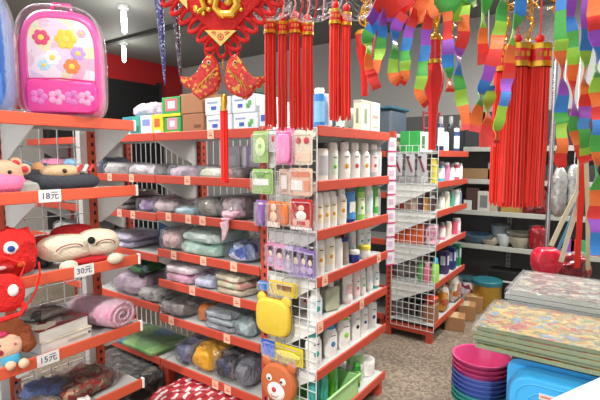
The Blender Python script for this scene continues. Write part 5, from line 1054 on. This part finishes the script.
# winding relief
rel = [(196, 8), (200, 14), (206, 10), (203, 2), (210, -4), (218, 2), (216, 10), (222, 16), (232, 16), (238, 8), (236, -2), (228, -6), (222, -10)]
g.tube([(*L(x, y)[:1], -.016, L(x, y)[2]) for x, y in rel], [.006, .009, .010, .010, .011, .011, .010, .011, .012, .013, .012, .010, .006], GD2, 8)
for (x, y, r_) in ((198, 12, .009), (205, 16, .006), (210, 12, .007), (229, 4, .012), (240, 3, .007), (234, 17, .007), (212, 4, .009), (224, 19, .005), (242, 12, .006), (202, -4, .008)): g.ball((L(x, y)[0], -.02, L(x, y)[2]), r_, GD2, sy=.7, n=10)
g.build('gold_relief', t); B().ball((L(225, 4)[0], -.034, L(225, 4)[2]), .006, M('2E70B0', .2, coat=.8)).build('blue_gem', t)
def gplate(cx, cy, r0, name='gold_plate'):
    a, c, d_ = L(cx-r0, cy), L(cx+r0, cy), L(cx, cy+r0); b = B(); o = [(a[0], a[2]), (d_[0], d_[2]), (c[0], c[2])]; b.prism(o, -.018, -.0125, M('F0C868', .35, .35, .3)); p = b.build(name, t, False)
    e = B(); X, Z = (a[0]+c[0])/2, a[2]-(a[2]-d_[2])*.42; q = r0*s
    e.tube([(X+q*.18*math.cos(k*PI/6), -.0185, Z+q*.18*math.sin(k*PI/6)) for k in range(12)], q*.03, RED, 5, True)
    e.box(X-q*.06, X+q*.06, -.0195, -.018, Z-q*.07, Z+q*.07, RED)
    for sg in (-1, 1): e.tube([(X+sg*q*.3, -.0185, Z+q*.12), (X+sg*q*.45, -.0185, Z+q*.2), (X+sg*q*.55, -.0185, Z+q*.28), (X+sg*q*.4, -.0185, Z+q*.3), (X+sg*q*.25, -.0185, Z+q*.25)], q*.03, RED, 5)
    e.build('red_emblem', p)
gplate(221.5, 32, 15.5); 
b = B(); a, c, d_ = L(176, -3), L(188, -6), L(189, 11); b.prism([(a[0], a[2]), (d_[0], d_[2]), (c[0], c[2])], -.018, -.0125, M('F0C868', .35, .35, .3)); b.build('gold_plate', t, False)
lo_ = B()
for cx0 in (210, 222, 234):
    c = Vector(L(cx0, 49)); lo_.tube([c+Vector((.013*math.cos(2*PI*k/14), .002*math.sin(4*PI*k/14), .024*math.sin(2*PI*k/14))) for k in range(14)], .0045, vel, 6, True)
lo_.build('hanging_loops', t)
# gold thread text below
g = B(); 
for k in range(6): g.ball(L(223, 55+k*2.6), .0035, GOLD, n=8)
g.build('bead_string', t)
# fish
fm = MP(['D81810', 'E02818', 'E03018', 'D81810', 'C81410', 'E83820', 'F0A838'], 150, 'voronoi', rough=.4, coat=.4)
for sg in (-1, 1):
    def Fp(x, y, z=0): return L(223+sg*(x), y)
    o = [(8, 57), (12, 54), (17, 58), (21, 65), (25, 72), (29, 76), (34, 79), (42, 77), (42, 82), (37, 88), (32, 89), (29, 95), (23, 100), (16, 97), (8, 94), (3, 88), (1.5, 80), (3, 70), (5, 62)]
    pts = [(Fp(x, y)[0], Fp(x, y)[2]) for x, y in o]
    if sg < 0: pts = pts[::-1]
    b = B(); b.pillow(pts, -.018, .018, fm, .12); fo = b.build('fish_pendant', t)
    B().ball((Fp(13, 64)[0], -.019, Fp(13, 64)[2]), .006, M('F0D890'), sy=.5).ball((Fp(13, 64)[0], -.023, Fp(13, 64)[2]), .003, BLACK, sy=.5).build('fish_eye', fo)
    f_ = B()
    for k in range(4): f_.tube([(Fp(6+k*4, 70+k*4)[0], -.019, Fp(6, 70+k*4)[2]), (Fp(11+k*4, 74+k*4)[0], -.021, Fp(6, 75+k*4)[2]), (Fp(12+k*4, 80+k*4)[0], -.018, Fp(6, 80+k*4)[2])], .0018, GOLD, 5)
    f_.tube([(Fp(24, 80)[0], -.016, Fp(6, 80)[2]), (Fp(32, 84)[0], -.014, Fp(6, 84)[2]), (Fp(38, 81)[0], -.012, Fp(6, 81)[2])], .002, GOLD, 5)
    f_.build('gold_scales', fo)
z0, z1 = L(224, 94)[2], L(224, 111)[2]; X0 = L(224, 100)[0]
B().lathe([(.003, z0), (.009, z0-.008), (.010, (z0+z1)/2), (.007, z1+.004), (.011, z1)], GOLD, 16, T=Tr(X0, 0, 0)).build('gold_bead', t)
b = B(); z2 = L(224, 183)[2]
for k in range(20): a = k*2.4; q_ = .0105*math.sqrt((k+.5)/20); b.tube([(X0+q_*math.cos(a), q_*math.sin(a)*.8, z1+.002), (X0+q_*math.cos(a), q_*math.sin(a)*.8, z2+rnd.uniform(0, .006))], .0022, RED, 5)
b.build('tassel_strands', t)
# ---- bags with straps at right
def heart_bag(px0, px1, py0, py1, D, col, label):
    cx, cy_ = (px0+px1)/2, (py0+py1)/2; p = at(cx, cy_, D); s_ = D/F; w = (px1-px0)*s_; h = (py1-py0)*s_
    t = thing('foil_balloon_bag', label, 'bag', (p.x, p.y, p.z-h/2), FACE, 'round glossy bags behind the packed pictures')
    o = [(w*.5*math.copysign(abs(math.cos(a))**.8, math.cos(a)), h*.5+h*.5*math.sin(a)-.12*h*(1-abs(math.cos(a)))*(1 if math.sin(a) > 0 else 0)) for a in [2*PI*k/28 for k in range(28)]]
    B().pillow(o, -w*.28, w*.28, M(col, .2, 0, .9, .3, .6, 26), .3, rings=6).build('body', t); return t, p, w, h
t, p, w, h = heart_bag(531, 561, 243, 277, 2.75, 'D81838', 'glossy crimson round bag with pink sheen behind the packed pictures, left one')
t2, p2, w2_, h2 = heart_bag(561, 590, 256, 282, 3.0, 'B8141C', 'glossy dark red round bag behind the packed pictures, right one')
def strap(t, pts, D, wpx, m, name='strap'):
    o = t.location; b = B(); s_ = D/F
    P3 = [at(x, y, D) for x, y in pts]; loc = []
    for q in P3: dx, dy = q.x-o[0], q.y-o[1]; loc.append(Vector((dx*rv[0]+dy*rv[1], dx*hv[0]+dy*hv[1], q.z-o[2])))
    for i in range(len(loc)-1):
        a, c = loc[i], loc[i+1]; n = Vector((-(c-a).z, 0, (c-a).x)).normalized()*wpx*s_/2; y = Vector((0, .0015, 0))
        b.add([a-n-y, a+n-y, c+n-y, c-n-y, a-n+y, a+n+y, c+n+y, c-n+y], [(0, 1, 2, 3), (7, 6, 5, 4), (0, 4, 5, 1), (1, 5, 6, 2), (2, 6, 7, 3), (3, 7, 4, 0)], m)
    b.build(name, t, False)
cs = M('D8CCB0', .7)
strap(t, [(551, 246), (562, 222), (578, 190), (583, 120)], 2.6, 5, cs); strap(t, [(561, 262), (567, 240), (578, 205), (584, 120)], 2.62, 5, cs)
strap(t, [(558, 250), (566, 232), (574, 212), (584, 150)], 2.64, 3, M('5898C0', .6))
strap(t2, [(577, 268), (579, 232), (581, 200), (583, 120)], 2.6, 6, M('E0281C', .6)); strap(t2, [(588, 270), (588, 220), (587, 185), (585, 120)], 2.58, 4.5, M('C8BC98', .7))
pr = at(584, 118, 2.6)
tt = thing('peg_hook', 'steel ceiling hook carrying the straps of the glossy bags', 'hook', (pr.x, pr.y, pr.z), FACE); B().tube([(-.03, 0, -.01), (0, 0, -.015), (.03, 0, -.01)], .006, CHROME, 6).build('hook_bar', tt); B().tube([(0, 0, -.01), (0, 0, ZC-pr.z-.002)], .004, CHROME, 6).build('rod', tt)
# chrome pole
p = onZ(548, 285, .7); p = at(549, 200, 3.2)
tag(B().tube([(0, 0, 0), (0, 0, ZC-.002)], .016, CHROME, 12).build('display_pole', loc=(p.x, p.y, .001)), 'chrome pole standing behind the large red tassels', 'pole')
# silver foil bags hung from wires
for i, (px, py, lk) in enumerate(((559, 192, 'crumpled clear plastic cup sleeve hanging right of the chrome pole, left'), (573, 190, 'crumpled clear plastic cup sleeve hanging right of the chrome pole, right'))):
    p = at(px, py, 3.0); t = thing('plastic_sleeve', lk, 'plastic bag', (p.x, p.y, p.z-.18), FACE, 'clear sleeves beside the chrome pole')
    B().soft(.045, .04, .17, M('A8A8A4', .2, .3, .6, .3, .9, 30), e=.7, nz=.012, fr=25, c=(0, 0, .18)).build('sleeve', t); B().tube([(0, 0, .34), (0, 0, ZC-p.z+.178)], .0015, WIRE, 5).build('cord', t)
garment('dark red gift bag hanging bottom beside the chrome pole', (at(562, 238, 3.3).x, at(562, 238, 3.3).y, .695), FACE, .16, .08, .18, M('8C1420', .25, coat=.7, bump=.7, scale=12), name='gift_bag', cat='bag', group=None, seed=90, e=.6)
bpy.data.objects['gift_bag'].location = (2.80+.55, .22, .70)
carton('storage_box', 'dark storage crate behind the table holding the red gift bag', 'box', (3.35, .22, .001), 0, .3, .5, .695, M('4A4644', .6), None, None, False)
# ---------------------------------------------------------------- camera, light
cam = bpy.data.cameras.new('camera'); co = bpy.data.objects.new('camera', cam); bpy.context.scene.collection.objects.link(co)
cam.sensor_width = 36; cam.lens = F/600*36; co.location = (0, 0, H); co.rotation_euler = (PI/2-P, 0, FACE); cam.clip_start = .05
bpy.context.scene.camera = co
w = bpy.data.worlds.new('world'); bpy.context.scene.world = w; w.use_nodes = True; bg = w.node_tree.nodes['Background']; bg.inputs[0].default_value = (.92, .96, 1, 1); bg.inputs[1].default_value = 1.65
sun = bpy.data.lights.new('sun', 'SUN'); sun.energy = 2.4; sun.angle = .03; sun.color = (1, .95, .88); so = bpy.data.objects.new('sun', sun); bpy.context.scene.collection.objects.link(so)
d = Vector((.75, .30, -.62)); so.rotation_euler = d.to_track_quat('-Z', 'Y').to_euler()
sc = bpy.context.scene; sc.view_settings.view_transform = 'Standard'; sc.view_settings.look = 'None'; sc.view_settings.gamma = 1; sc.view_settings.use_curve_mapping = False; sc.view_settings.exposure = -.3
sc.cycles.transparent_max_bounces = 16
